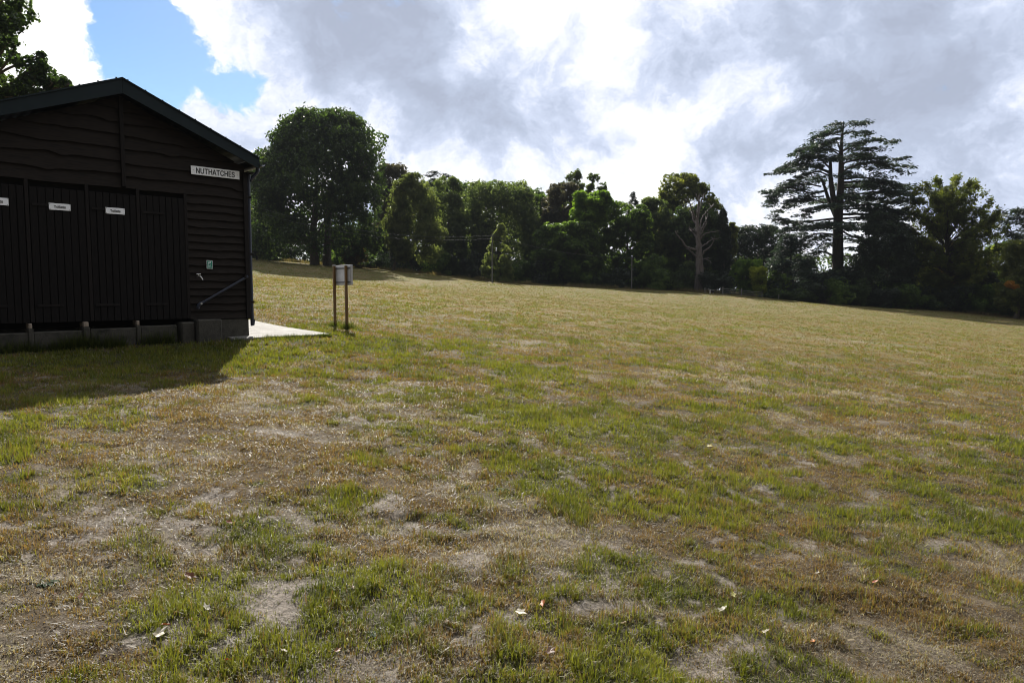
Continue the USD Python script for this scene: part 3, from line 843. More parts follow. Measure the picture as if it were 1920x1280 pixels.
def dirs(rng, n, up=0.0):
    d = rng.normal(size=(n, 3))
    d /= np.linalg.norm(d, axis=1, keepdims=True)
    d[:, 2] += up
    return d / np.linalg.norm(d, axis=1, keepdims=True)


def lobes_of(outline, D, rng, n, rk, depth_k=.85, ragged=.11):
    """Clump centres that fill a crown whose profile is given by rows (py, left px, right px); returned in metres about (0, D)."""
    o = np.array(sorted(outline), float)
    cx_ = (o[:, 1] + o[:, 2]) / 2
    o[:, 1], o[:, 2] = cx_ - (cx_ - o[:, 1]) * 1.09, cx_ + (o[:, 2] - cx_) * 1.09
    wmax = (o[:, 2] - o[:, 1]).max()
    ys = np.linspace(o[0, 0], o[-1, 0], 60)
    xl, xr = np.interp(ys, o[:, 0], o[:, 1]), np.interp(ys, o[:, 0], o[:, 2])
    jit = lambda sd_: 2 * (meshkit.fbm(np.stack([ys / (.16 * wmax + 4), np.full(60, sd_), np.zeros(60)], -1), 2, 5) - .5)
    js = rng.uniform(0, 90)
    ww = ragged * (xr - xl)
    xl, xr = xl - jit(js) * ww, xr + jit(js + 17.3) * ww
    w = np.maximum(xr - xl, 1)
    pr = w ** .62 / (w ** .62).sum()
    out = []
    for i in range(n):
        k = rng.choice(60, p=pr)
        py = ys[k] + rng.uniform(-1, 1)
        r = min(rk * wmax * rng.uniform(.45, 1.45), .55 * w[k], max(4.0, .9 * (o[-1, 0] - py) + 4))
        py = max(py, o[0, 0] + r * .75)
        a, b = np.interp(py, ys, xl), np.interp(py, ys, xr)
        mid, half = (a + b) / 2, max((b - a) / 2 - r * .75, 0)
        u = rng.choice([-1, 1]) * rng.uniform(0, 1) ** (.45 if i % 3 == 0 else .8)
        dep = math.sqrt(max(0, 1 - u * u)) * half * depth_k * rng.choice([-1, -1, 1]) * rng.uniform(.35, 1)
        if i % 3 == 0:
            dep *= .35
        q = at(mid + u * half, py, D)
        s = D / F
        out.append((q[0], q[1] + dep * s, q[2], r * s))
    return np.array(out)


def leaves_on(lobes, rng, n, size, aspect=.55, up=.22, flat=.8, gap=.36, gapf=1.1, spray=.2, droop=0.0):
    kid = np.repeat(lobes, 4, 0)
    kd = dirs(rng, len(kid), .25)
    kid = np.column_stack([kid[:, :3] + kd * (kid[:, 3] * rng.uniform(.75, 1.0, len(kid)))[:, None] * np.array([1, 1, flat]), kid[:, 3] * rng.uniform(.25, .46, len(kid))])
    lobes = np.vstack([lobes, kid])
    w = lobes[:, 3] ** 2
    k = rng.choice(len(lobes), n, p=w / w.sum())
    d = dirs(rng, n, up)
    rr = .52 + .52 * rng.uniform(0, 1, n) ** .55
    sp = rng.uniform(0, 1, n) < spray
    rr[sp] *= rng.uniform(1.0, 1.22, sp.sum())
    p = lobes[k, :3] + d * (lobes[k, 3] * rr)[:, None] * np.array([1, 1, flat])
    if droop:
        p[:, 2] -= droop * rng.uniform(0, 1, n) ** 2 * lobes[k, 3]
    keep = meshkit.fbm(p * gapf / max(size * 3.2, .3), 3, 7) > gap
    p, d = p[keep], d[keep]
    m = len(p)
    nrm = d * .7 + dirs(rng, m) * .9 + np.array([0, 0, .35])
    ax = np.cross(nrm, dirs(rng, m)) + np.array([0, 0, -.35 - droop])
    L = size * rng.uniform(.6, 1.35, m)
    return cards(p, ax, nrm, L, L * aspect)


def trunk_and_limbs(base, lobes, rng, r0, n_limbs=14, top_frac=.72, lean=None):
    """A tapered trunk that runs up into the crown, limbs out of it to the clumps."""
    z0, z1 = base[2], lobes[:, 2].max()
    cx, cy = np.average(lobes[:, 0], weights=lobes[:, 3]), np.average(lobes[:, 1], weights=lobes[:, 3])
    zt = z0 + (z1 - z0) * top_frac
    h = zt - z0
    ctl = np.array([[base[0], base[1], z0 - .6], [base[0], base[1], z0 + .03 * h]] + [[base[0] + (cx - base[0]) * t ** 1.3 + rng.normal(0, .012 * h), base[1] + (cy - base[1]) * t + rng.normal(0, .012 * h), z0 + h * t] for t in (.3, .6, 1.0)])
    tr = curve(ctl, 6)
    t = np.linspace(0, 1, len(tr))
    rad = r0 * (1.0 - .82 * t) * (1 + .55 * np.exp(-t * 14))
    parts = [tube(tr, rad, 9)]
    pick = rng.permutation(len(lobes))[:n_limbs]
    for i in pick:
        L = lobes[i]
        if L[2] < z0 + .12 * h:
            continue
        zz = np.clip(L[2] - .55 * np.hypot(L[0] - cx, L[1] - cy) - .08 * h, z0 + .18 * h, zt - .02 * h)
        k = int(np.argmin(abs(tr[:, 2] - zz)))
        s = tr[k]
        mid = s + (L[:3] - s) * .5 + np.array([rng.normal(0, .2), rng.normal(0, .2), .12 * np.linalg.norm(L[:3] - s) * rng.uniform(-.2, 1)])
        c = curve([s, mid, L[:3]], 5)
        parts.append(tube(c, np.linspace(max(rad[k] * .5, .03), .03, len(c)), 6))
        for _ in range(2):
            e = L[:3] + dirs(rng, 1, .4)[0] * L[3] * .9
            parts.append(tube(curve([c[-4], (c[-1] + e) / 2, e], 3), np.linspace(.05, .015, 7), 4))
    return cat(*parts)


def tree(name, label, category, base_px, D, outline, leaf, n, size, n_lobes=50, rk=.13, seed=1, r0=.4, limbs=14, bark="bark", group=None, depth_k=.85, extra=None, trunk=True, ragged=.11, **kw):
    rng = np.random.default_rng(seed)
    b = at(base_px[0], base_px[1], D)
    b[2] = gz(b[0], b[1])
    lobes = lobes_of(outline, D, rng, int(n_lobes * 2.2), rk * .90, depth_k, ragged)
    n = int(n * 1.55)
    if extra is not None:
        lobes = np.vstack([lobes, extra])
    t = thing(name, label, category, b, 0, group)
    if trunk:
        v, f = trunk_and_limbs(b, lobes, rng, r0, limbs)
        obj("trunk", (v - b, f), M[bark], t, smooth=50)
    v, f = leaves_on(lobes, rng, n, size, **kw)
    obj("crown", (v - b, f), LEAF[leaf], t, kind="stuff")
    return t, b, lobes, rng


def px_lobes(items, D):
    """Clumps given by hand: (px, py, radius px, metres nearer or farther)."""
    out = []
    for x, y, r, dd in items:
        q = at(x, y, D + dd)
        out.append((*q, r * D / F))
    return np.array(out)


# the near tree behind the shed whose boughs reach in at the upper left
near = px_lobes([(18, -20, 34, 0), (40, 25, 22, .5), (10, 40, 26, -.5), (5, 95, 26, 0), (22, 105, 13, 0), (62, 132, 26, 0), (85, 145, 22, .5), (70, 165, 30, 0), (112, 158, 18, 0), (128, 162, 8, 0), (98, 170, 20, 0), (20, 170, 26, 0), (40, 185, 30, 0), (0, 205, 30, 0), (76, 108, 10, 0),
                 (-40, 60, 60, 1), (-60, 150, 60, 1), (-90, -20, 80, 0), (-150, 90, 90, 1), (-40, 230, 50, 0), (-160, 230, 70, 1), (-110, -120, 70, 0)], 26)
b = at(-110, 470, 27)
b[2] = gz(b[0], b[1])
rng = np.random.default_rng(5)
t = thing("broadleaf_tree", "large dark broadleaved tree reaching in over the shed roof at the upper left", "tree", b)
v, f = trunk_and_limbs(b, near, rng, .38, 22)
obj("trunk", (v - b, f), M["bark"], t, smooth=50)
v, f = leaves_on(near, rng, 30000, .17, aspect=.7, gap=.40, gapf=.9, spray=.2, flat=.95)
obj("crown", (v - b, f), LEAF["oak"], t, kind="stuff")

WOOD = "trees along the far edge of the meadow"
# the big oak, two stems
oak_out = [(209, 582, 646), (222, 560, 662), (245, 538, 684), (268, 520, 704), (300, 496, 716), (330, 480, 712), (360, 478, 714), (400, 480, 716), (440, 486, 716), (470, 500, 712), (486, 520, 700)]
t, b, lo, rng = tree("oak_tree", "huge dark round-headed oak standing just right of the shed", "tree", (590, 496), 88, oak_out, "oak", 46000, .42, 120, .105, 3, .75, 26, gap=.37, spray=.16, depth_k=.9, ragged=.09)
q = at(613, 497, 88.6)
q[2] = gz(q[0], q[1])
obj("stem", (lambda vf: (vf[0] - b, vf[1]))(tube(curve([q - [0, 0, .6], q + [.1, 0, 3], q + [.5, .3, 9]], 5), np.linspace(.62, .3, 11), 9)), M["bark"], t, smooth=50)

TREES = [
    # name, label, base, D, outline, leaf, n, size, lobes, rk, seed, r0, kwargs
    ("leafy_tree", "light green leafy tree partly hidden behind the shed corner, left of the big oak", (468, 470), 104, [(300, 470, 500), (320, 455, 520), (360, 440, 525), (410, 440, 525), (460, 445, 520)], "mid", 12000, .45, 40, .16, 21, .4, {}),
    ("willow_bush", "pale silvery green bushy tree right beside the shed's downpipe", (482, 484), 92, [(392, 468, 482), (408, 462, 498), (430, 455, 508), (455, 452, 514), (475, 455, 510), (483, 460, 500)], "pale", 12000, .30, 40, .15, 22, .22, dict(gap=.34)),
    ("birch_tree", "drooping pale olive birch right of the big oak, dark trunk leaning at its foot", (738, 508), 87, [(326, 765, 785), (345, 742, 802), (375, 726, 815), (410, 722, 824), (445, 726, 828), (470, 735, 829), (490, 750, 815)], "birch", 26000, .28, 80, .12, 23, .26, dict(droop=.5, gap=.37, spray=.3, ragged=.06)),
    ("grey_tree", "grey brown tree crown rising behind the gap between oak and birch", (735, 500), 106, [(309, 720, 752), (320, 706, 768), (345, 700, 775), (390, 700, 775), (440, 705, 775)], "grey", 10000, .42, 34, .17, 24, .35, {}),
    ("lime_tree", "mid green rounded tree right behind the pale birch", (842, 522), 98, [(335, 828, 850), (352, 808, 866), (385, 798, 874), (430, 800, 880), (480, 806, 880), (512, 812, 872)], "olive", 18000, .36, 54, .14, 26, .4, dict(droop=.2)),
    ("ash_tree", "broad grey green tree with lumpy top behind the pale pole", (930, 526), 102, [(343, 915, 965), (352, 888, 985), (375, 874, 1000), (410, 870, 1010), (460, 872, 1015), (505, 880, 1010)], "olive", 24000, .38, 66, .13, 27, .5, dict(gap=.35)),
    ("young_tree", "small light green cone-shaped tree directly behind the pale pole", (938, 530), 86, [(420, 934, 942), (440, 926, 950), (470, 914, 956), (500, 904, 960), (522, 908, 962), (530, 915, 958)], "pale", 11000, .24, 60, .10, 28, .14, dict(gap=.38, spray=.3, ragged=.04)),
    ("shady_tree", "dark dull tree filling the wood right of the broad grey green one", (1010, 532), 108, [(366, 1000, 1030), (380, 985, 1050), (420, 978, 1060), (470, 980, 1062), (520, 985, 1060)], "mid", 20000, .42, 60, .14, 29, .4, {}),
    ("copper_beech", "dull purplish grey tree below the feathery tall tops", (1050, 534), 104, [(345, 1036, 1070), (365, 1022, 1086), (400, 1016, 1090), (450, 1020, 1090), (500, 1024, 1086)], "grey", 15000, .38, 44, .15, 30, .4, {}),
    ("poplar_tree", "feathery poplar top, taller of the two above the bright green crown", (1080, 530), 112, [(324, 1070, 1086), (338, 1056, 1096), (356, 1045, 1098), (380, 1040, 1098), (430, 1042, 1096)], "olive", 9000, .30, 60, .085, 31, .4, dict(gap=.42, spray=.35, flat=1.5)),
    ("poplar_tree", "feathery poplar top to the right above the bright green crown", (1116, 532), 112, [(327, 1108, 1120), (340, 1098, 1132), (352, 1098, 1140), (380, 1098, 1138), (430, 1100, 1130)], "olive", 8000, .30, 54, .085, 32, .4, dict(gap=.42, spray=.35, flat=1.5)),
    ("sycamore_tree", "bright yellow-green lumpy tree in the middle of the wood", (1112, 536), 96, [(357, 1085, 1125), (368, 1072, 1145), (390, 1068, 1152), (412, 1068, 1150), (430, 1080, 1140)], "bright", 19000, .36, 40, .15, 33, .45, dict(up=.75, flat=.6, gap=.40, spray=.3)),
    ("chestnut_tree", "low spreading tree with bright top below the bright green crown", (1070, 536), 94, [(414, 1030, 1060), (424, 1018, 1100), (445, 1008, 1120), (480, 1005, 1125), (520, 1010, 1120), (536, 1014, 1116)], "mid", 22000, .38, 56, .13, 34, .5, dict(up=.65, flat=.6, gap=.40, spray=.3)),
    ("maple_tree", "bright topped rounded tree behind the thin dull pole", (1175, 538), 96, [(378, 1155, 1185), (390, 1142, 1205), (412, 1134, 1215), (450, 1128, 1220), (500, 1126, 1222), (538, 1130, 1215)], "mid", 24000, .36, 60, .13, 35, .5, dict(up=.6, flat=.65, gap=.40, spray=.3)),
    ("tall_oak", "tall tree with tawny top just left behind the dead tree", (1290, 542), 104, [(326, 1262, 1294), (338, 1246, 1310), (356, 1236, 1328), (376, 1238, 1340), (400, 1236, 1345), (440, 1230, 1345), (500, 1228, 1340), (538, 1232, 1335)], "gold", 30000, .38, 80, .115, 37, .55, dict(gap=.39, spray=.18)),
    ("hornbeam_tree", "tawny green shoulder tree left of the tall oak", (1232, 540), 100, [(371, 1214, 1240), (386, 1206, 1254), (420, 1204, 1270), (470, 1200, 1276), (530, 1204, 1275)], "olive", 17000, .38, 50, .15, 38, .4, {}),
    ("ivy_tree", "dark green ivy-clad tree mass behind the dead trunk", (1285, 545), 98, [(388, 1302, 1332), (402, 1278, 1344), (430, 1256, 1346), (480, 1246, 1340), (520, 1248, 1345), (545, 1252, 1340)], "oak", 15000, .40, 44, .16, 39, .4, {}),
    ("slim_conifer", "slim black-green pointed conifer right of the dead tree", (1356, 546), 97, [(390, 1354, 1357), (402, 1351, 1361), (425, 1345, 1366), (455, 1341, 1370), (495, 1338, 1372), (540, 1336, 1372)], "dark", 14000, .26, 120, .17, 40, .25, dict(gap=.28)),
    ("tawny_tree", "small tawny tree peeping out right behind the slim conifer", (1368, 545), 106, [(418, 1366, 1378), (430, 1362, 1382), (455, 1360, 1382), (490, 1360, 1380)], "gold", 4000, .34, 16, .25, 41, .2, {}),
    ("holly_tree", "black-green evergreen between the large cedar and the thin-leaved tree", (1662, 580), 93, [(400, 1652, 1668), (418, 1636, 1686), (440, 1618, 1702), (470, 1606, 1714), (510, 1600, 1720), (550, 1598, 1724), (578, 1600, 1722)], "dark", 26000, .32, 80, .12, 42, .4, dict(gap=.37)),
    ("autumn_tree", "rusty yellow-brown tree low behind the thin-leaved tree", (1800, 585), 102, [(458, 1790, 1815), (470, 1772, 1836), (500, 1760, 1846), (540, 1758, 1850), (580, 1762, 1848)], "rust", 14000, .36, 44, .16, 43, .3, {}),
    ("field_maple", "green tree at the right edge of the photo with one orange spray", (1905, 588), 84, [(452, 1905, 1960), (470, 1890, 1985), (500, 1882, 1995), (530, 1876, 1995), (560, 1874, 1990), (582, 1885, 1980)], "gold", 17000, .32, 56, .14, 44, .3, {}),
    ("rowan_tree", "loose yellow-green tree between thin-leaved tree and right edge", (1872, 588), 104, [(440, 1866, 1884), (452, 1856, 1900), (480, 1850, 1908), (520, 1846, 1908), (575, 1850, 1905)], "mid", 10000, .34, 36, .17, 45, .25, dict(gap=.42)),
]
for (nm, lb, bp, D, out, lf, n, sz, nl, rk, sd_, r0, kw) in TREES:
    t, b, lo, rng = tree(nm, lb, "tree", bp, D, out, lf, n, sz, nl, rk, sd_, r0, **kw)
    if nm == "field_maple":
        v, f = leaves_on(px_lobes([(1893, 533, 7, -3.5), (1902, 536, 6, -3.6)], 84), rng, 700, .28, gap=.3)
        obj("orange_spray", (v - b, f), LEAF["orange"], t, kind="stuff", label="bright orange spray of leaves")
    if nm == "rowan_tree":
        v, f = leaves_on(px_lobes([(1868, 468, 8, -3.5)], 104), rng, 400, .3, gap=.35)
        obj("yellow_spray", (v - b, f), LEAF["yellow"], t, kind="stuff", label="yellow spray of leaves")


# ---- cedars: level plates of needles along spreading limbs
def plate_cards(rng, centres, radii, n_each, thick=.13, size=.42, droop=.22):
    P, R = np.repeat(centres, n_each, 0), np.repeat(radii, n_each)
    m = len(P)
    a = rng.uniform(0, 2 * np.pi, m)
    q = np.sqrt(rng.uniform(0, 1, m))
    wob = 1 + .25 * np.sin(a * 3 + np.repeat(rng.uniform(0, 6, len(centres)), n_each))
    d = np.stack([np.cos(a), np.sin(a), np.zeros(m)], 1)
    p = P + d * (q * R * wob)[:, None]
    p[:, 2] += rng.normal(0, 1, m) * thick * R - droop * R * q ** 2
    ax = d + rng.normal(0, .35, (m, 3)) * np.array([1, 1, .5]) + np.array([0, 0, -.25])
    nr = np.array([0, 0, 1.0]) + rng.normal(0, .45, (m, 3))
    L = size * rng.uniform(.6, 1.4, m)
    return cards(p, ax, nr, L, L * .42)


def cedar(name, label, base_px, D, stems, limbs, leaf, seed, n_each=44, extra_pads=(), pad=1.0):
    rng = np.random.default_rng(seed)
    b = at(base_px[0], base_px[1], D)
    b[2] = gz(b[0], b[1])
    t = thing(name, label, "tree", b)
    wood = []
    for pts_, r0, r1 in stems:
        c = curve([at(x, y, D + dd) for x, y, dd in pts_], 6)
        c[0, 2] = min(c[0, 2], c[0, 2])
        wood.append(tube(c, np.linspace(r0, r1, len(c)), 10))
    cs, rs = [], []
    for pts_, tipd, r0 in limbs:
        k = len(pts_)
        c = curve([at(x, y, D + tipd * (i / (k - 1)) ** 1.2) for i, (x, y) in enumerate(pts_)], 8)
        wood.append(tube(c, np.linspace(r0, .03, len(c)), 7))
        seg = np.linalg.norm(np.diff(c, axis=0), axis=1).sum()
        m = max(4, int(seg * 2.3 * pad))
        for u in np.linspace(.34, 1.0, m):
            i = u * (len(c) - 1)
            p = c[int(i)] + (c[min(int(i) + 1, len(c) - 1)] - c[int(i)]) * (i % 1)
            lat = rng.normal(0, 1.0) * (1.5 - .8 * u)
            dirp = c[-1] - c[0]
            perp = np.array([-dirp[1], dirp[0], 0]) / (np.hypot(dirp[0], dirp[1]) + 1e-6)
            q = p + perp * lat + np.array([rng.normal(0, .3), rng.normal(0, .3), .10 - .18 * abs(lat) + rng.normal(0, .12)])
            cs.append(q)
            rs.append(rng.uniform(.35, 1.0) ** 1.2 * 1.35)
            if rng.uniform() < .55:
                wood.append(tube(curve([p, (p + q) / 2 + [0, 0, .1], q], 3), np.linspace(.045, .015, 7), 4))
    for x, y, w, h, dd, k in extra_pads:
        for _ in range(k):
            q = at(x + rng.uniform(-w, w), y + rng.uniform(-h, h), D + dd + rng.normal(0, 1.2))
            cs.append(q)
            rs.append(rng.uniform(.5, 1.2))
    obj("trunk", (lambda vf: (vf[0] - b, vf[1]))(cat(*wood)), M["bark_cedar"], t, smooth=50)
    v, f = plate_cards(rng, np.array(cs), np.array(rs), n_each)
    obj("crown", (v - b, f), LEAF[leaf], t, kind="stuff")
    return t


stems = [([(1569, 590, 0), (1570, 560, 0), (1571, 480, 0), (1571, 420, 0), (1574, 385, 0), (1577, 330, 0), (1577, 290, 0), (1579, 255, 0), (1582, 230, 0)], .98, .07),
         ([(1571, 412, 0), (1564, 380, -.6), (1558, 340, -.9), (1557, 315, -.9), (1557, 297, -1)], .46, .16),
         ([(1569, 410, 0), (1555, 378, .6), (1546, 350, .8), (1540, 336, .9)], .34, .10)]
limbs = [
    ([(1581, 240), (1596, 232), (1616, 231)], 1.0, .07), ([(1581, 238), (1570, 231), (1562, 234)], -.5, .06), ([(1580, 252), (1604, 247), (1632, 254)], -1.0, .09), ([(1580, 254), (1550, 252), (1519, 264)], .8, .09), ([(1580, 246), (1560, 244), (1540, 250)], -1.4, .07),
    ([(1578, 285), (1600, 272), (1618, 266), (1672, 265)], 1.5, .12), ([(1578, 282), (1610, 277), (1650, 279)], -2.0, .10), ([(1576, 282), (1564, 262), (1530, 274), (1482, 289)], 1.0, .12), ([(1575, 285), (1540, 272), (1500, 280)], -2.5, .10), ([(1574, 290), (1550, 280), (1515, 292)], 2.5, .1),
    ([(1579, 306), (1610, 299), (1640, 296), (1698, 298)], -1.5, .15), ([(1579, 322), (1605, 310), (1640, 306), (1703, 314)], 1.8, .15), ([(1640, 307), (1665, 312), (1690, 327)], -1.0, .06), ([(1620, 308), (1640, 318), (1655, 328)], -2.0, .05), ([(1579, 312), (1600, 290), (1630, 292)], 3.5, .1),
    ([(1557, 316), (1530, 294), (1500, 300), (1447, 326)], -1.0, .14), ([(1556, 325), (1510, 306), (1465, 316)], 2.0, .14), ([(1556, 322), (1520, 312), (1470, 322)], -3.0, .12), ([(1556, 330), (1530, 322), (1495, 336), (1471, 346)], .5, .12), ([(1548, 345), (1530, 330), (1490, 340)], 3.0, .1), ([(1556, 300), (1535, 290), (1500, 292)], -2.2, .09),
    ([(1579, 336), (1620, 333), (1660, 342), (1704, 360)], -2.0, .16), ([(1579, 342), (1630, 340), (1680, 346), (1712, 368)], 2.0, .16), ([(1579, 352), (1640, 350), (1690, 364)], -3.5, .15), ([(1579, 372), (1640, 360), (1700, 372), (1716, 381)], .5, .16), ([(1579, 380), (1620, 370), (1680, 382)], 4.0, .14), ([(1579, 388), (1640, 384), (1700, 402)], -2.0, .16), ([(1579, 392), (1630, 392), (1680, 408)], 2.5, .14),
    ([(1546, 358), (1520, 362), (1480, 352), (1437, 362)], -1.0, .17), ([(1500, 357), (1460, 362), (1440, 386)], -1.8, .09), ([(1470, 355), (1450, 368), (1443, 380)], .8, .07), ([(1545, 368), (1510, 372), (1472, 388)], 1.5, .12), ([(1545, 380), (1515, 372), (1480, 374)], -3.0, .11), ([(1552, 385), (1525, 392), (1508, 405)], -2.0, .10), ([(1540, 350), (1500, 344), (1455, 356)], 3.0, .12), ([(1480, 375), (1465, 390), (1455, 405)], 0, .05),
    ([(1577, 402), (1640, 402), (1702, 411)], 1.0, .18), ([(1577, 410), (1630, 408), (1690, 424)], -3.0, .16), ([(1577, 418), (1625, 420), (1660, 436)], 3.5, .14),
    ([(1564, 410), (1500, 416), (1454, 411)], 1.0, .17), ([(1500, 416), (1485, 425), (1462, 436)], -1.0, .09), ([(1564, 418), (1520, 424), (1480, 430)], -3.2, .14), ([(1564, 428), (1530, 424), (1496, 440)], 2.4, .13), ([(1564, 440), (1532, 438), (1500, 452), (1474, 474)], -1.8, .14), ([(1564, 446), (1540, 442), (1505, 462)], 2.0, .1),
    ([(1577, 432), (1600, 444), (1640, 456)], -1.2, .15), ([(1577, 448), (1605, 450), (1650, 470)], 2.0, .12), ([(1577, 466), (1600, 464), (1630, 472)], -2.0, .10), ([(1577, 480), (1610, 482), (1650, 498)], 1.0, .12), ([(1564, 480), (1540, 472), (1512, 490), (1498, 502)], -2.6, .15), ([(1566, 466), (1550, 455), (1530, 468)], 1.6, .07),
    # limbs that reach towards the viewer and away
    ([(1571, 392), (1566, 384), (1560, 386)], -7.0, .2), ([(1571, 425), (1560, 418), (1548, 424)], -7.5, .2), ([(1576, 372), (1590, 366), (1604, 372)], -6.0, .16), ([(1577, 330), (1585, 325), (1590, 330)], -5.0, .12), ([(1577, 300), (1565, 295), (1560, 300)], -4.0, .1), ([(1572, 430), (1590, 424), (1600, 430)], -7.0, .17), ([(1572, 380), (1560, 372), (1545, 378)], 7.0, .18), ([(1576, 350), (1590, 345), (1610, 352)], 6.0, .14), ([(1572, 500), (1585, 502), (1600, 512)], -5.0, .15), ([(1572, 505), (1555, 510), (1540, 520)], -5.0, .15),
]
pads = [(1600, 530, 36, 14, -2, 60), (1560, 540, 30, 14, -3, 40), (1530, 535, 24, 14, -2, 26), (1572, 518, 34, 8, -3, 26), (1620, 352, 40, 14, 0, 22), (1650, 385, 40, 16, 0, 30), (1660, 410, 30, 18, 1, 24)]
cedar("cedar_tree", "great flat-layered cedar towering against the clouds right of the wood", (1570, 575), 98, stems, limbs, "blue", 51, 58, pads)


def tier_tree(name, label, base_px, D, outline, leaf, seed, n_pads, n_each=40, r0=.45, size=.4, rr=(.5, 1.25), category="tree", thick=.16, droop=.3):
    rng = np.random.default_rng(seed)
    b = at(base_px[0], base_px[1], D)
    b[2] = gz(b[0], b[1])
    lo = lobes_of(outline, D, rng, n_pads, .06, .8)
    t = thing(name, label, category, b)
    v, f = trunk_and_limbs(b, lo, rng, r0, 24, .85)
    obj("trunk", (v - b, f), M["bark_cedar"], t, smooth=50)
    v, f = plate_cards(rng, lo[:, :3], rng.uniform(*rr, n_pads), n_each, thick, size, droop)
    obj("crown", (v - b, f), LEAF[leaf], t, kind="stuff")


tree("yew_tree", "rounded dark cedar-like tree left behind the great cedar", "tree", (1420, 548), 112, [(421, 1412, 1440), (430, 1392, 1460), (445, 1376, 1468), (470, 1370, 1470), (500, 1372, 1470), (545, 1378, 1466)], "dark", 15000, .34, 60, .13, 61, .5, 14, ragged=.05, flat=.6)
tier_tree("young_cedar", "low feathery dark green conifer spreading in front of the great cedar's left side", (1480, 562), 93, [(438, 1474, 1482), (455, 1464, 1494), (480, 1448, 1512), (505, 1440, 1528), (530, 1436, 1540), (555, 1436, 1548)], "blue", 62, 230, 60, .3, .36)
tier_tree("pine_tree", "small dark pine top showing above the trees right of the birch", (820, 512), 118, [(320, 812, 828), (330, 798, 842), (345, 796, 846), (370, 800, 846), (500, 812, 830)], "dark", 64, 150, 44, .3, .36, (.3, .8))
tier_tree("spruce_tree", "distant spiky spruce tip poking above the wood near its middle", (1187, 530), 120, [(360, 1186, 1188), (368, 1183, 1190), (376, 1180, 1194), (388, 1176, 1198), (420, 1170, 1204)], "dark", 65, 130, 34, .22, .30, (.22, .55))
tier_tree("black_cedar", "black-green layered cedar cut by the right edge of the photo", (1935, 585), 102, [(388, 1915, 1940), (396, 1880, 1975), (412, 1868, 1985), (432, 1880, 1985), (455, 1888, 1985), (480, 1896, 1980)], "dark", 63, 170, 60, .5, .42)


# ---- the thin-leaved tree: every bough shows against the sky
def open_tree(name, label, base_px, D, top_px, half, leaf, seed, n_br=74):
    rng = np.random.default_rng(seed)
    b, top = at(base_px[0], base_px[1], D), at(top_px[0], top_px[1], D)
    b[2] = gz(b[0], b[1])
    H = top[2] - b[2]
    c = curve([b - [0, 0, .6], b + [0, 0, .05 * H], b + [.15, .1, .4 * H], b + [-.1, 0, .7 * H], top - [0, 0, .3]], 8)
    r = np.interp(c[:, 2], [b[2] - .6, b[2] + .5, top[2]], [.55, .42, .03])
    wood, lp, ld = [tube(c, r, 9)], [], []
    for i in range(n_br):
        ue = .22 + .77 * ((i + rng.uniform(0, 1)) / n_br)              # how high the bough's tip ends
        az = i * 2.4 + rng.normal(0, .4)
        prof = np.interp(ue, [.2, .5, .62, .745, .87, .96, 1.0], [.92, 1.0, .97, .86, .68, .46, .16])
        reach = half * D / F * prof * rng.uniform(.70, 1.05)
        el = math.radians(np.interp(ue, [.2, .6, 1], [8, 34, 62]) + rng.normal(0, 5))
        u = max(.08, ue - reach * math.tan(el) / H)
        s = np.array([np.interp(b[2] + u * H, c[:, 2], c[:, j]) for j in range(3)])
        e = np.array([s[0] + math.cos(az) * reach, s[1] + math.sin(az) * reach, b[2] + ue * H])
        d = e - s
        L = float(np.linalg.norm(d))
        d = d / L
        cc = curve([s, s + (e - s) * .5 + [0, 0, .04 * L], e], 5)
        rb = np.interp(u, [0, 1], [.13, .035])
        wood.append(tube(cc, np.linspace(rb, .016, len(cc)), 5))
        for _ in range(5):
            k = rng.integers(3, len(cc))
            dd = d + rng.normal(0, .55, 3)
            dd /= np.linalg.norm(dd)
            l2 = min(L, 4.0) * rng.uniform(.14, .30)
            e2 = cc[k] + dd * l2
            wood.append(tube(np.array([cc[k], (cc[k] + e2) / 2 + [0, 0, .05], e2]), [.032, .02, .012], 4))
            m = int(rng.integers(36, 96) * (1.0 if az % 6.28 else 1))
            tt = rng.uniform(.2, 1.15, m)[:, None]
            lp.append(cc[k] + dd * l2 * tt + rng.normal(0, .20, (m, 3)))
        m = int(rng.integers(25, 70))
        tt = rng.uniform(.55, 1.06, m)
        lp.append(np.array([s + (e - s) * q for q in tt]) + rng.normal(0, .24, (m, 3)))
    p = np.vstack(lp)
    m = len(p)
    nr = dirs(rng, m, .4)
    Ls = .26 * rng.uniform(.6, 1.4, m)
    v, f = cards(p, np.cross(nr, dirs(rng, m)) + [0, 0, -.2], nr, Ls, Ls * .75)
    t = thing(name, label, "tree", b)
    obj("trunk", (lambda vf: (vf[0] - b, vf[1]))(cat(*wood)), M["bark_cedar"], t, smooth=50)
    obj("crown", (v - b, f), LEAF[leaf], t, kind="stuff")


open_tree("alder_tree", "cone-shaped thin-leaved tree with trunk and boughs showing, right of the great cedar", (1770, 584), 94, (1766, 337), 88, "alder", 71, 150)

# ---- the dead tree
DD = 92.5
dead = at(1310, 549, DD)
dead[2] = gz(dead[0], dead[1])
t = thing("dead_tree", "bare grey dead tree with twisted broken limbs in front of the tall oak", "tree", dead)
rng = np.random.default_rng(77)


def dl(pts_, r0, r1, dd=0.0, sides=8):
    k = len(pts_)
    c = curve([at(x, y, DD + dd * i / (k - 1)) for i, (x, y) in enumerate(pts_)], 6)
    rad = np.interp(np.linspace(0, 1, len(c)), [0, .12, .3, .45, .7, 1], [.66, .60, .50, .36, .23, .08]) if sides == 12 else np.linspace(r0, r1, len(c))
    return (lambda vf: (vf[0] - dead, vf[1]))(tube(c + rng.normal(0, .03, c.shape), rad, sides))


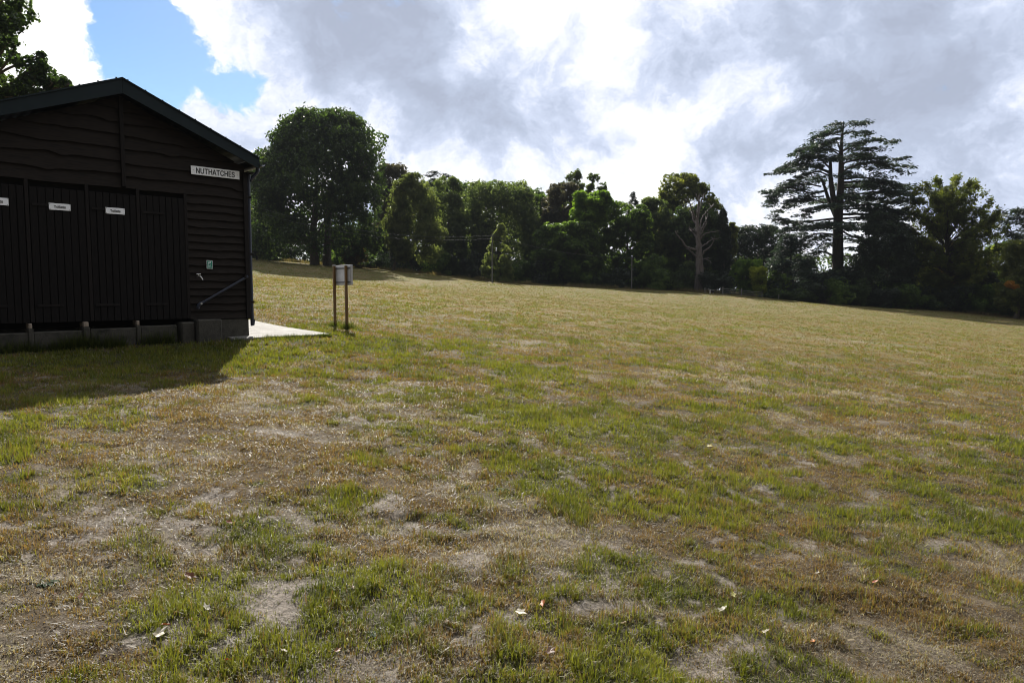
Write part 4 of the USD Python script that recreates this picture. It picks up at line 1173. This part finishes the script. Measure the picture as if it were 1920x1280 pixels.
obj("trunk", dl([(1310, 556), (1310, 530), (1312, 500), (1310, 470), (1309, 450), (1308, 430), (1308, 410), (1310, 385), (1311, 365)], .95, .10, 0, 12), M["dead"], t, smooth=50)
for pts_, r0, dd in [([(1310, 470), (1296, 466), (1287, 463), (1278, 450), (1268, 438), (1266, 432)], .26, -1.5), ([(1311, 486), (1300, 476), (1291, 468), (1286, 466)], .22, -1), ([(1309, 445), (1303, 434), (1296, 430), (1290, 427)], .20, -.8), ([(1308, 448), (1302, 440), (1297, 433), (1291, 431)], .16, .8),
                     ([(1308, 425), (1300, 412), (1297, 400), (1291, 392)], .20, 1), ([(1307, 415), (1299, 398), (1294, 383), (1288, 376), (1283, 376)], .18, -1), ([(1308, 408), (1306, 398), (1307, 394)], .14, -1), ([(1310, 400), (1314, 385), (1317, 370), (1322, 362)], .12, .6), ([(1310, 380), (1307, 370), (1306, 364)], .08, -.5),
                     ([(1311, 440), (1317, 425), (1324, 412), (1327, 400)], .20, 1), ([(1312, 448), (1318, 432), (1323, 422), (1326, 415)], .18, -1), ([(1312, 430), (1316, 410), (1326, 395), (1334, 388), (1338, 382)], .12, 1.5), ([(1312, 452), (1320, 440), (1330, 436), (1350, 433)], .18, -1.5), ([(1313, 464), (1322, 458), (1336, 449), (1350, 447)], .18, 1.5),
                     ([(1314, 480), (1322, 470), (1332, 463), (1338, 452), (1340, 440)], .22, -1), ([(1315, 488), (1324, 485), (1333, 484)], .13, -1), ([(1318, 485), (1328, 488), (1334, 494)], .10, -1.5)]:
    obj("limb", dl(pts_, r0 * .75, .03, dd), M["dead"], t, smooth=50)
    e = pts_[-1]
    e0 = pts_[-2]
    tw = [dl([(e0[0], e0[1]), (e0[0] + rng.uniform(-6, 6), e0[1] - rng.uniform(3, 9))], .05, .015, dd, 5) for _ in range(2)]
    obj("twig", cat(*tw), M["dead"], t)

# ---- shrubs and the dark undergrowth at the foot of the wood
SHRUBS = [
    ("laurel_shrub", "bright green round shrub behind the rail fence", (1395, 553), 93, [(487, 1385, 1412), (497, 1376, 1424), (515, 1374, 1428), (535, 1376, 1424), (552, 1378, 1420)], "bright", 9000, .26, 30, .17, 81),
    ("golden_shrub", "yellow-topped shrub right of the bright green one", (1424, 556), 91.5, [(500, 1412, 1430), (508, 1402, 1434), (525, 1408, 1436), (545, 1410, 1436), (556, 1412, 1434)], "yellow", 5000, .22, 22, .2, 82),
    ("bramble_shrub", "sunlit leafy shrub left of the dead tree's foot", (1225, 546), 92, [(478, 1218, 1240), (495, 1206, 1252), (520, 1202, 1258), (546, 1205, 1255)], "mid", 7000, .28, 26, .2, 83),
    ("elder_shrub", "olive shrub touching the dead tree's trunk on its left", (1292, 549), 94, [(490, 1288, 1300), (505, 1280, 1305), (530, 1276, 1308), (549, 1278, 1306)], "olive", 4000, .26, 18, .22, 84),
    ("hazel_shrub", "sparse yellowish shrub at the foot of the thin-leaved tree", (1745, 584), 92, [(515, 1736, 1764), (530, 1722, 1780), (555, 1718, 1786), (584, 1720, 1782)], "alder", 7000, .28, 26, .2, 85),
    ("hazel_shrub", "sparse lower shrub at the right of the thin-leaved tree's trunk", (1805, 588), 92.5, [(530, 1796, 1822), (545, 1784, 1836), (565, 1778, 1842), (588, 1780, 1838)], "oak", 7000, .28, 26, .2, 86),
    ("box_shrub", "dark clipped-looking shrub under the rusty tree near the right edge", (1850, 592), 92, [(508, 1846, 1862), (525, 1836, 1872), (550, 1832, 1876), (592, 1834, 1874)], "dark", 7000, .28, 26, .2, 87),
    ("rust_shrub", "small rusty brown shrub under the big oak's right side", (668, 504), 87.5, [(458, 660, 672), (470, 648, 682), (485, 646, 684), (503, 650, 682)], "rust", 3500, .28, 16, .24, 88),
]
for (nm, lb, bp, D, out, lf, n, sz, nl, rk, s_) in SHRUBS:
    tree(nm, lb, "shrub", bp, D, out, lf, n, sz, nl, rk, s_, .07, 8)

UG = [(500, 484, 98), (545, 488, 100), (645, 500, 97), (695, 506, 96), (780, 515, 96), (825, 520, 96), (868, 526, 97), (905, 528, 96), (970, 534, 95), (1012, 536, 95), (1052, 538, 93), (1092, 541, 92), (1132, 543, 92), (1166, 545, 92), (1205, 547, 92), (1260, 550, 93), (1340, 552, 92.5), (1440, 560, 93), (1478, 564, 90), (1518, 568, 91), (1552, 571, 91), (1602, 576, 91), (1640, 580, 90), (1690, 584, 90), (1722, 586, 91), (1770, 590, 90.5), (1832, 594, 90), (1876, 598, 90), (1930, 600, 88)]
UGW = ["low behind the silvery bush beside the shed", "in the gap left of the big oak's trunks", "just right of the big oak's two trunks", "left of the leaning birch trunk", "right of the leaning birch trunk", "below the rounded tree behind the birch", "left of the small cone-shaped tree", "touching the left foot of the small cone-shaped tree", "right of the small cone-shaped tree", "midway between the pale pole and the chestnut",
       "under the left part of the low spreading chestnut", "under the right part of the low spreading chestnut", "left of the thin dull pole, two bushes away", "directly left of the thin dull pole", "directly right of the thin dull pole", "between the sunlit shrub and the dead tree", "behind the dog, right of the dead tree", "right of the yellow-topped shrub", "at the left edge of the low feathery conifer", "below the middle of the low feathery conifer",
       "just left of the great cedar's trunk", "just right of the great cedar's trunk", "at the left foot of the black-green evergreen", "at the right foot of the black-green evergreen", "left of the two sparse shrubs under the thin-leaved tree", "between the two sparse shrubs under the thin-leaved tree", "below the rusty tree near the right edge", "left of the tree with the orange spray", "cut by the right edge of the photo"]
protos = []
for i, (x, y, D) in enumerate(UG):
    b = at(x, y, D)
    b[2] = gz(b[0], b[1]) - .15
    rr_ = np.random.default_rng(300 + i)
    lab = "dark undergrowth bush " + UGW[i]
    if len(protos) < 3:
        t = thing("undergrowth_bush", lab, "bush", b, 0, "undergrowth bushes along the wood", scale=1.0)
        lo = np.column_stack([rr_.uniform(-2.1, 2.1, 22), rr_.uniform(-1.2, 1.2, 22), rr_.uniform(.2, 2.3, 22), rr_.uniform(.5, .95, 22)])
        v, f = leaves_on(lo, rr_, 5200, .26, gap=.33)
        obj("foliage", (v, f), LEAF[("oak", "dark", "mid")[len(protos)]], t, kind="stuff")
        sv = [tube(curve([(rr_.uniform(-.4, .4), rr_.uniform(-.3, .3), -.3), l[:3] * .5, l[:3]], 4), np.linspace(.05, .015, 9), 5) for l in lo[:7]]
        obj("stem", cat(*sv), M["bark"], t)
        protos.append(t)
    else:
        copy_of(protos[i % 3], b, rr_.uniform(0, 360), lab, scale=(rr_.uniform(.9, 1.5), rr_.uniform(.9, 1.3), rr_.uniform(.7, 1.5)))

# the depth of the wood and the far wooded rise under the cedar: one mass
rng = np.random.default_rng(91)
wood_lobes = []
for outline, D, n, rk in [([(345, 700, 900), (370, 690, 1000), (395, 680, 1060), (450, 680, 1110), (530, 690, 1110)], 122, 150, .06), ([(395, 1000, 1230), (415, 1000, 1345), (460, 1000, 1355), (540, 1000, 1358)], 122, 140, .06), ([(430, 470, 700), (455, 460, 720), (500, 460, 720)], 114, 230, .055),
                          ([(478, 1500, 1560), (486, 1380, 1640), (505, 1380, 1700), (562, 1380, 1720)], 150, 90, .055), ([(500, 1650, 1960), (515, 1640, 1990), (585, 1640, 1990)], 124, 110, .06), ([(470, 1640, 1700), (500, 1620, 1740), (560, 1620, 1760)], 112, 40, .12), ([(380, 380, 470), (410, 300, 480), (480, 300, 520)], 126, 50, .12), ([(480, 700, 1110), (500, 690, 1360), (545, 690, 1360)], 110, 130, .04), ([(535, 1380, 1900), (550, 1380, 1920), (592, 1500, 1930)], 108, 90, .03)]:
    wood_lobes.append(lobes_of(outline, D, rng, n, rk, .12))
wood_lobes = np.vstack(wood_lobes)
v, f = leaves_on(wood_lobes, rng, 140000, .66, gap=.2)
obj("far_wood", (v, f), LEAF["oak"], label="deep shaded wood filling in behind the front trees", category="wood", kind="stuff")


# ------------------------------------------------------------------ a black and white dog at the fence
def hull_chain(joints):
    parts = []
    for (a, ra), (b_, rb) in joints:
        parts.append(m3.Manifold.batch_hull([m3.Manifold.sphere(ra, 16).translate(a), m3.Manifold.sphere(rb, 16).translate(b_)]))
    m = parts[0]
    for q in parts[1:]:
        m = m + q
    me = m.refine_to_length(.025).to_mesh()
    tm = trimesh.Trimesh(me.vert_properties[:, :3], me.tri_verts, process=True)
    trimesh.smoothing.filter_taubin(tm, iterations=8)
    return tm


dg = at(1333, 552.0, 86.5)
J = [((.30, 0, .30), .13), ((-.05, 0, .33), .14), ((-.20, 0, .42), .10), ((-.27, 0, .54), .085), ((-.38, 0, .51), .045)]
ch = [(J[i], J[i + 1]) for i in range(4)]
for y in (-.07, .07):
    ch += [(((-.10, y, .28), .065), ((-.13, y, .12), .04)), (((-.13, y, .12), .04), ((-.15, y, .03), .035)), (((.30, y, .26), .10), ((.22, y, .16), .05)), (((.22, y, .16), .05), ((.32, y, .11), .035)), (((.32, y, .11), .035), ((.29, y, .03), .035)), (((-.25, y * .8, .58), .03), ((-.245, y, .65), .012))]
ch += [(((.40, 0, .30), .05), ((.56, 0, .20), .03))]
tm = hull_chain(ch)
dv = np.array(tm.vertices)
white = (dv[:, 0] < -.10) & (dv[:, 2] < .40) | ((dv[:, 0] < -.28) & (abs(dv[:, 1]) < .03)) | (dv[:, 2] < .07) | ((abs(dv[:, 0] + .17) < .06) & (dv[:, 2] > .40))
t = thing("dog", "small black and white dog standing by the left end of the rail fence", "dog", (dg[0], dg[1], gz(dg[0], dg[1])), 12)
obj("body", tm, M["litter"], t, smooth=True, col=np.where(white[:, None], (.72, .70, .66), (.016, .015, .015)))


# ------------------------------------------------------------------ grass
def outside(x, y):
    q = np.stack([x - C0[0], y - C0[1]], 1)
    s, n = q @ DR[:2], q @ NR[:2]
    shed_ = (s < .0) & (n < .13)
    path_ = (s < 1.38) & (s > -.42) & (n < .29) & (n > -6)
    rng_ = np.random.default_rng(9)
    shed_ = shed_ | ((s < 0) & (n < .50) & (rng_.uniform(0, 1, len(s)) < .85 - 1.2 * np.clip(n - .2, 0, 1)))
    return ~(shed_ | path_)


def blades(rng, r0, r1, dens, expo, segs, wid, length, keep=None):
    """Blades between two distances; dens is per square metre at r0 and falls as (r0 / r) ** expo."""
    half = math.radians(40.5)
    k = 2 - expo
    total = int(dens * r0 ** expo * ((r1 ** k - r0 ** k) / k if abs(k) > 1e-6 else math.log(r1 / r0)) * 2 * half)
    u = rng.uniform(0, 1, total)
    r = (r0 ** k + u * (r1 ** k - r0 ** k)) ** (1 / k) if abs(k) > 1e-6 else r0 * (r1 / r0) ** u
    a = rng.uniform(-half, half, total)
    x, y = r * np.sin(a), r * np.cos(a)
    # gather the roots into tufts
    tx, ty = fbm2(x, y, 9.0, 2, 61) - .5, fbm2(x, y, 9.0, 2, 62) - .5
    x, y = x + tx * .10, y + ty * .10
    ok = outside(x, y)
    x, y, r = x[ok], y[ok], r[ok]
    bare, straw, green, tall = fields(x, y)
    tuft = smooth01(fbm2(x, y, 7.0, 3, 63), .34, .62)
    ok = rng.uniform(0, 1, len(x)) < (1 - (.1 if keep else .85) * bare) * (.52 + .48 * tuft)
    x, y, r, bare, straw, green, tall = (q[ok] for q in (x, y, r, bare, straw, green, tall))
    m = len(x)
    z = ground(x, y) + bumps(x, y) - .004
    live = rng.uniform(0, 1, m) < np.clip(.10 + .85 * green - .2 * straw, .04, .90)
    far = smooth01(r, 12, 35)
    hue = rng.uniform(0, 1, m)
    hue = np.clip(hue * .6 + 1.1 * (fbm2(x, y, 3.3, 3, 64) - .32), 0, 1)
    cg = mixc((.075, .105, .015), (.30, .32, .042), hue)
    cg = mixc(cg, (.25, .20, .055), .55 * (1 - green))
    cs = mixc((.165, .095, .032), (.37, .25, .105), hue)
    pale = rng.uniform(0, 1, m) < .10 + .70 * straw * (1 - far)
    cs = np.where(pale[:, None], mixc((.38, .33, .24), (.56, .52, .43), rng.uniform(0, 1, m)), cs)
    col = np.where(live[:, None], cg, cs)
    L = length * tall * (.7 + .6 * tuft[ok] if len(tuft) != m else .7 + .6 * tuft) * rng.uniform(.45, 1.25, m) * np.where(live, 1.0, .95) * (1 - .6 * bare)
    tilt = np.where(live, np.abs(rng.normal(.55, .36, m)), np.abs(rng.normal(.70, .38, m)) + pale * .30)
    tilt = np.clip(tilt, 0, 1.52)
    if keep:                                    # dead litter lying flat between the tufts
        tilt = rng.uniform(1.38, 1.56, m)
        z = z + .006 + rng.uniform(0, .012, m)
        col = mixc((.11, .075, .045), (.46, .40, .30), rng.uniform(0, 1, m) ** 1.6)
        L = length * rng.uniform(.25, 1.0, m) * (1 + 1.2 * (rng.uniform(0, 1, m) < .2))
    az = rng.uniform(0, 2 * np.pi, m)
    h = np.stack([np.cos(az), np.sin(az)], 1)
    w = wid * rng.uniform(.6, 1.3, m) * (r / r0) ** (.0 if segs > 1 else .75)
    tw = az + rng.normal(np.pi / 2, .5, m)
    sx = np.stack([np.cos(tw), np.sin(tw), np.zeros(m)], 1) * (w / 2)[:, None]
    p = np.stack([x, y, z], 1)
    d1 = np.column_stack([h * np.sin(tilt * .6)[:, None], np.cos(tilt * .6)])
    d2 = np.column_stack([h * np.sin(np.minimum(tilt * 1.5, 1.9))[:, None], np.cos(np.minimum(tilt * 1.5, 1.9))])
    mid = p + d1 * (L * .55)[:, None]
    tip = mid + d2 * (L * .45)[:, None]
    if segs > 1:
        v = np.stack([p - sx, p + sx, mid - sx * .8, mid + sx * .8, tip], 1).reshape(-1, 3)
        k = np.arange(m)[:, None] * 5
        f = np.vstack([k + [[0, 1, 3]], k + [[0, 3, 2]], k + [[2, 3, 4]]])
        c = np.repeat(col, 5, 0)
    else:
        v = np.stack([p - sx, p + sx, tip], 1).reshape(-1, 3)
        f = np.arange(m * 3).reshape(-1, 3)
        c = np.repeat(col, 3, 0)
    return v, f, c


rng = np.random.default_rng(1234)
sets = [blades(rng, 2.2, 9.0, 9000, 1.3, 1, .0036, .026, True), blades(rng, 2.2, 4.2, 34000, 1.2, 2, .0035, .042), blades(rng, 4.2, 9.0, 18000, 1.5, 1, .0054, .042), blades(rng, 9.0, 24.0, 4200, 1.9, 1, .012, .050), blades(rng, 24, 108, 520, 2.0, 1, .030, .05)]


def edge_tufts(rng, pts_, n, spread, length):
    """Longer grass left by the mower along an edge given as (x, y) points."""
    c = curve(np.column_stack([pts_, np.zeros(len(pts_))]), 12)[:, :2]
    k = rng.uniform(0, len(c) - 1.001, n)
    i = k.astype(int)
    p = c[i] + (c[i + 1] - c[i]) * (k - i)[:, None] + rng.normal(0, spread, (n, 2))
    x, y = p[:, 0], p[:, 1]
    ok = rng.uniform(0, 1, n) < smooth01(fbm2(x, y, 3.5, 2, 81), .30, .55)
    x, y = x[ok], y[ok]
    m = len(x)
    L = length * rng.uniform(.4, 1.3, m) * (.5 + fbm2(x, y, 2.0, 2, 82))
    az, tl = rng.uniform(0, 6.28, m), np.abs(rng.normal(.5, .3, m))
    z = ground(x, y) - .01
    tw = rng.uniform(0, 6.28, m)
    sx = np.stack([np.cos(tw), np.sin(tw), 0 * tw], 1) * .004
    a = np.stack([x, y, z], 1)
    tip = a + np.stack([np.cos(az) * np.sin(tl), np.sin(az) * np.sin(tl), np.cos(tl)], 1) * L[:, None]
    v = np.stack([a - sx, a + sx, tip], 1).reshape(-1, 3)
    col = mixc((.05, .085, .016), (.16, .19, .04), rng.uniform(0, 1, m))
    return v, np.arange(m * 3).reshape(-1, 3), np.repeat(col, 3, 0)


for P_, n, sp_, ln in [([sp(-.42, .37), sp(.2, .35), sp(1.0, .34), sp(1.43, .33)], 3500, .03, .075), ([sp(1.44, .3), sp(1.43, -.9), sp(1.44, -2.2), sp(1.43, -5)], 4000, .025, .05), ([sp(-3.9, .14), sp(-3.0, .14), sp(-2.4, .13), sp(-1.3, .13)], 4200, .03, .24),
                       ([b0[:2] - .05, b0[:2] + .05], 500, .06, .16), ([b1[:2] - .05, b1[:2] + .05], 600, .06, .18)]:
    sets.append(edge_tufts(rng, np.array(P_), n, sp_, ln))
GA = .53
obj("grass", cat(*[(a, b) for a, b, _ in sets]), M["grass"], label="short dry and green meadow grass with pale dead tufts", category="grass", kind="stuff", col=GA * np.vstack([c for _, _, c in sets]))

# taller rank grass along the foot of the wood
xs_, ys_ = [], []
ex = np.array([460, 600, 740, 923, 1060, 1185, 1310, 1390, 1570, 1770, 1915.0])
ed = np.array([98, 95, 92, 83, 86, 88, 89, 89.5, 90.5, 89, 86.0])
mN = 16000
pxs = rng.uniform(470, 1920, mN)
dd = np.interp(pxs, ex, ed) + np.abs(rng.normal(0, 1.1, mN))
x = (pxs - 960) / F * dd
y = dd
z = ground(x, y) - .02
clump = smooth01(fbm2(x, y, .5, 3, 71), .42, .62)
L = (.12 + .42 * clump) * rng.uniform(.5, 1.2, mN)
az = rng.uniform(0, 6.28, mN)
tip = np.stack([x + np.cos(az) * L * .35, y + np.sin(az) * L * .35, z + L], 1)
p = np.stack([x, y, z], 1)
sx = np.stack([np.cos(az + 1.5), np.sin(az + 1.5), np.zeros(mN)], 1) * .035
v = np.stack([p - sx, p + sx, tip], 1).reshape(-1, 3)
c = mixc((.13, .115, .045), (.30, .24, .13), rng.uniform(0, 1, mN))
obj("rank_grass", (v, np.arange(mN * 3).reshape(-1, 3)), M["grass"], label="taller dry grass fringing the foot of the wood", category="grass", kind="stuff", col=GA * np.repeat(c, 3, 0))


# ------------------------------------------------------------------ fallen leaves and weeds
def leaf_shape(rng, L, lobed=True, curl=.3):
    n = 22
    a = np.linspace(0, 2 * np.pi, n, endpoint=False)
    r = (.5 + .10 * np.cos(a * 5) * lobed) * (1 + .08 * rng.normal(size=n))
    x, y = np.cos(a) * r * 1.0, np.sin(a) * r * .62
    x[0] += .22
    z = curl * (y ** 2 * 1.4 + .25 * x ** 2) + rng.normal(0, .012, n)
    v = np.vstack([[[0, 0, -.02]], np.stack([x, y, z], 1)]) * L
    k = np.arange(n)
    return v, np.stack([np.zeros(n, int), k + 1, (k + 1) % n + 1], 1)


CR, TAN, RUST, YEL, PALE = (.62, .55, .40), (.36, .25, .13), (.30, .085, .025), (.55, .46, .03), (.52, .48, .38)
LEAVES = [(298, 1206, .085, CR, "large cream coloured fallen leaf low at the left of the foreground"), (208, 1050, .05, CR, "small pale curled leaf in the left foreground"), (976, 1157, .075, CR, "long cream fallen leaf in the middle foreground"), (1018, 1141, .06, (.55, .16, .03), "bright orange-red leaf just right of the long cream leaf"),
          (836, 1232, .055, PALE, "star-shaped whitish leaf near the bottom edge, middle"), (430, 990, .065, RUST, "rust red leaf beside the pale straw patch at left"), (356, 1085, .075, (.25, .09, .035), "broad brown leaf in the green tuft at left"), (310, 1190, .06, RUST, "dark red leaf touching the large cream leaf"),
          (388, 1156, .06, PALE, "whitish leaf above and right of the large cream leaf"), (533, 1232, .045, CR, "tiny cream leaf right of the bottom left corner"), (428, 1247, .055, RUST, "red leaf among grass at the bottom left"), (153, 1124, .05, RUST, "small red leaf in the green tuft near the left edge"),
          (105, 1120, .05, (.24, .08, .03), "dull red leaf left of the small red one near the left edge"), (627, 970, .045, (.5, .15, .03), "little orange leaf left of centre"), (661, 1110, .05, RUST, "dark red leaf beside the bare patch left of centre"), (633, 1234, .04, RUST, "faint red leaf near the bottom, left of centre"),
          (1031, 1236, .07, (.20, .10, .06), "curled brown leaf at the bottom, right of centre"), (1464, 1007, .05, (.6, .19, .03), "orange leaf standing in the grass right of centre"), (1524, 1209, .055, (.55, .2, .04), "small orange leaf at the lower right"), (1594, 1205, .06, (.5, .40, .24), "buff crumpled leaf at the lower right"),
          (1436, 1195, .06, CR, "pale narrow leaf left of the lower right corner"), (1355, 1148, .085, PALE, "long pale leaf edge above the bare patch at lower right"), (1375, 1122, .05, (.50, .46, .06), "yellowish leaf in the tall tuft right of centre"), (1533, 1089, .045, PALE, "bright white little leaf at right"),
          (1640, 1098, .045, (.5, .13, .03), "red-orange leaf in short grass at right"), (1330, 840, .09, YEL, "clear yellow leaf lying beyond the brown patch right of centre"), (1236, 1170, .05, (.5, .44, .16), "pale yellow leaf in the middle right foreground"), (838, 1178, .045, TAN, "tan leaf fragment in the middle foreground"),
          (662, 803, .05, PALE, "white pebble-like leaf in the left middle distance"), (1170, 1176, .045, TAN, "tan leaf right of the orange-red one"), (648, 698, .07, CR, "whitish speck of a leaf below the notice board")]
for (px, py, L, colr, lb) in LEAVES:
    q = on_ground(px, py)
    r_ = np.random.default_rng(int(px * 7 + py))
    v, f = leaf_shape(r_, L * .66, curl=r_.uniform(.4, 1.2))
    tl = r_.uniform(.15, .6)
    R_ = trimesh.transformations.euler_matrix(tl, r_.uniform(-.4, .4), r_.uniform(0, 6.28))[:3, :3]
    z = q[2] + float(bumps(np.array([q[0]]), np.array([q[1]]))[0]) + .028
    o = obj("fallen_leaf", (v @ R_.T + np.array([q[0], q[1], z]), f), M["litter"], label=lb, category="leaf", group="fallen leaves on the meadow", col=np.tile(np.array(colr) * .5, (len(v), 1)))

LEAF["weed"] = leafy("weed_leaves", (.022, .042, .018), (.036, .064, .024), (.055, .085, .036), .3, .15, .7)
for (px, py, S, lb) in [(1090, 1082, .045, "dark blue-green weed rosette on the bare patch right of centre"), (940, 920, .055, "broad-leaved weed left of the green tuft in the middle"), (875, 915, .045, "lower broad-leaved weed left of its larger neighbour in the middle"), (1465, 852, .08, "dark spreading weed in the brown grass right of centre"), (88, 1092, .05, "pale weed among the green tufts at the left edge"), (700, 1195, .04, "small dark weed at the bottom, left of the middle")]:
    q = on_ground(px, py)
    r_ = np.random.default_rng(int(px + py))
    z = q[2] + float(bumps(np.array([q[0]]), np.array([q[1]]))[0])
    t = thing("weed", lb, "weed", (q[0], q[1], z + .004))
    n = 11
    for k in range(n):
        a = k * 2.4
        L = S * r_.uniform(.6, 1.1)
        xs2 = np.linspace(0, 1, 6)
        wv = .22 * np.sin(np.pi * xs2 ** .8) ** .8 + .02
        zz = .35 * xs2 - .42 * xs2 ** 2 + .1 * k / n
        lft = np.stack([xs2, wv, zz + .06], 1)
        rgt = np.stack([xs2, -wv, zz + .06], 1)
        mid = np.stack([xs2, 0 * wv, zz], 1)
        v = np.vstack([lft, mid, rgt]) * L
        f = []
        for s_ in (0, 6):
            for j in range(5):
                f += [(s_ + j, s_ + 6 + j, s_ + 7 + j), (s_ + j, s_ + 7 + j, s_ + 1 + j)]
        R_ = trimesh.transformations.rotation_matrix(a, (0, 0, 1))[:3, :3]
        obj("leaf", (v @ R_.T, np.array(f)), LEAF["weed"], t, smooth=True)
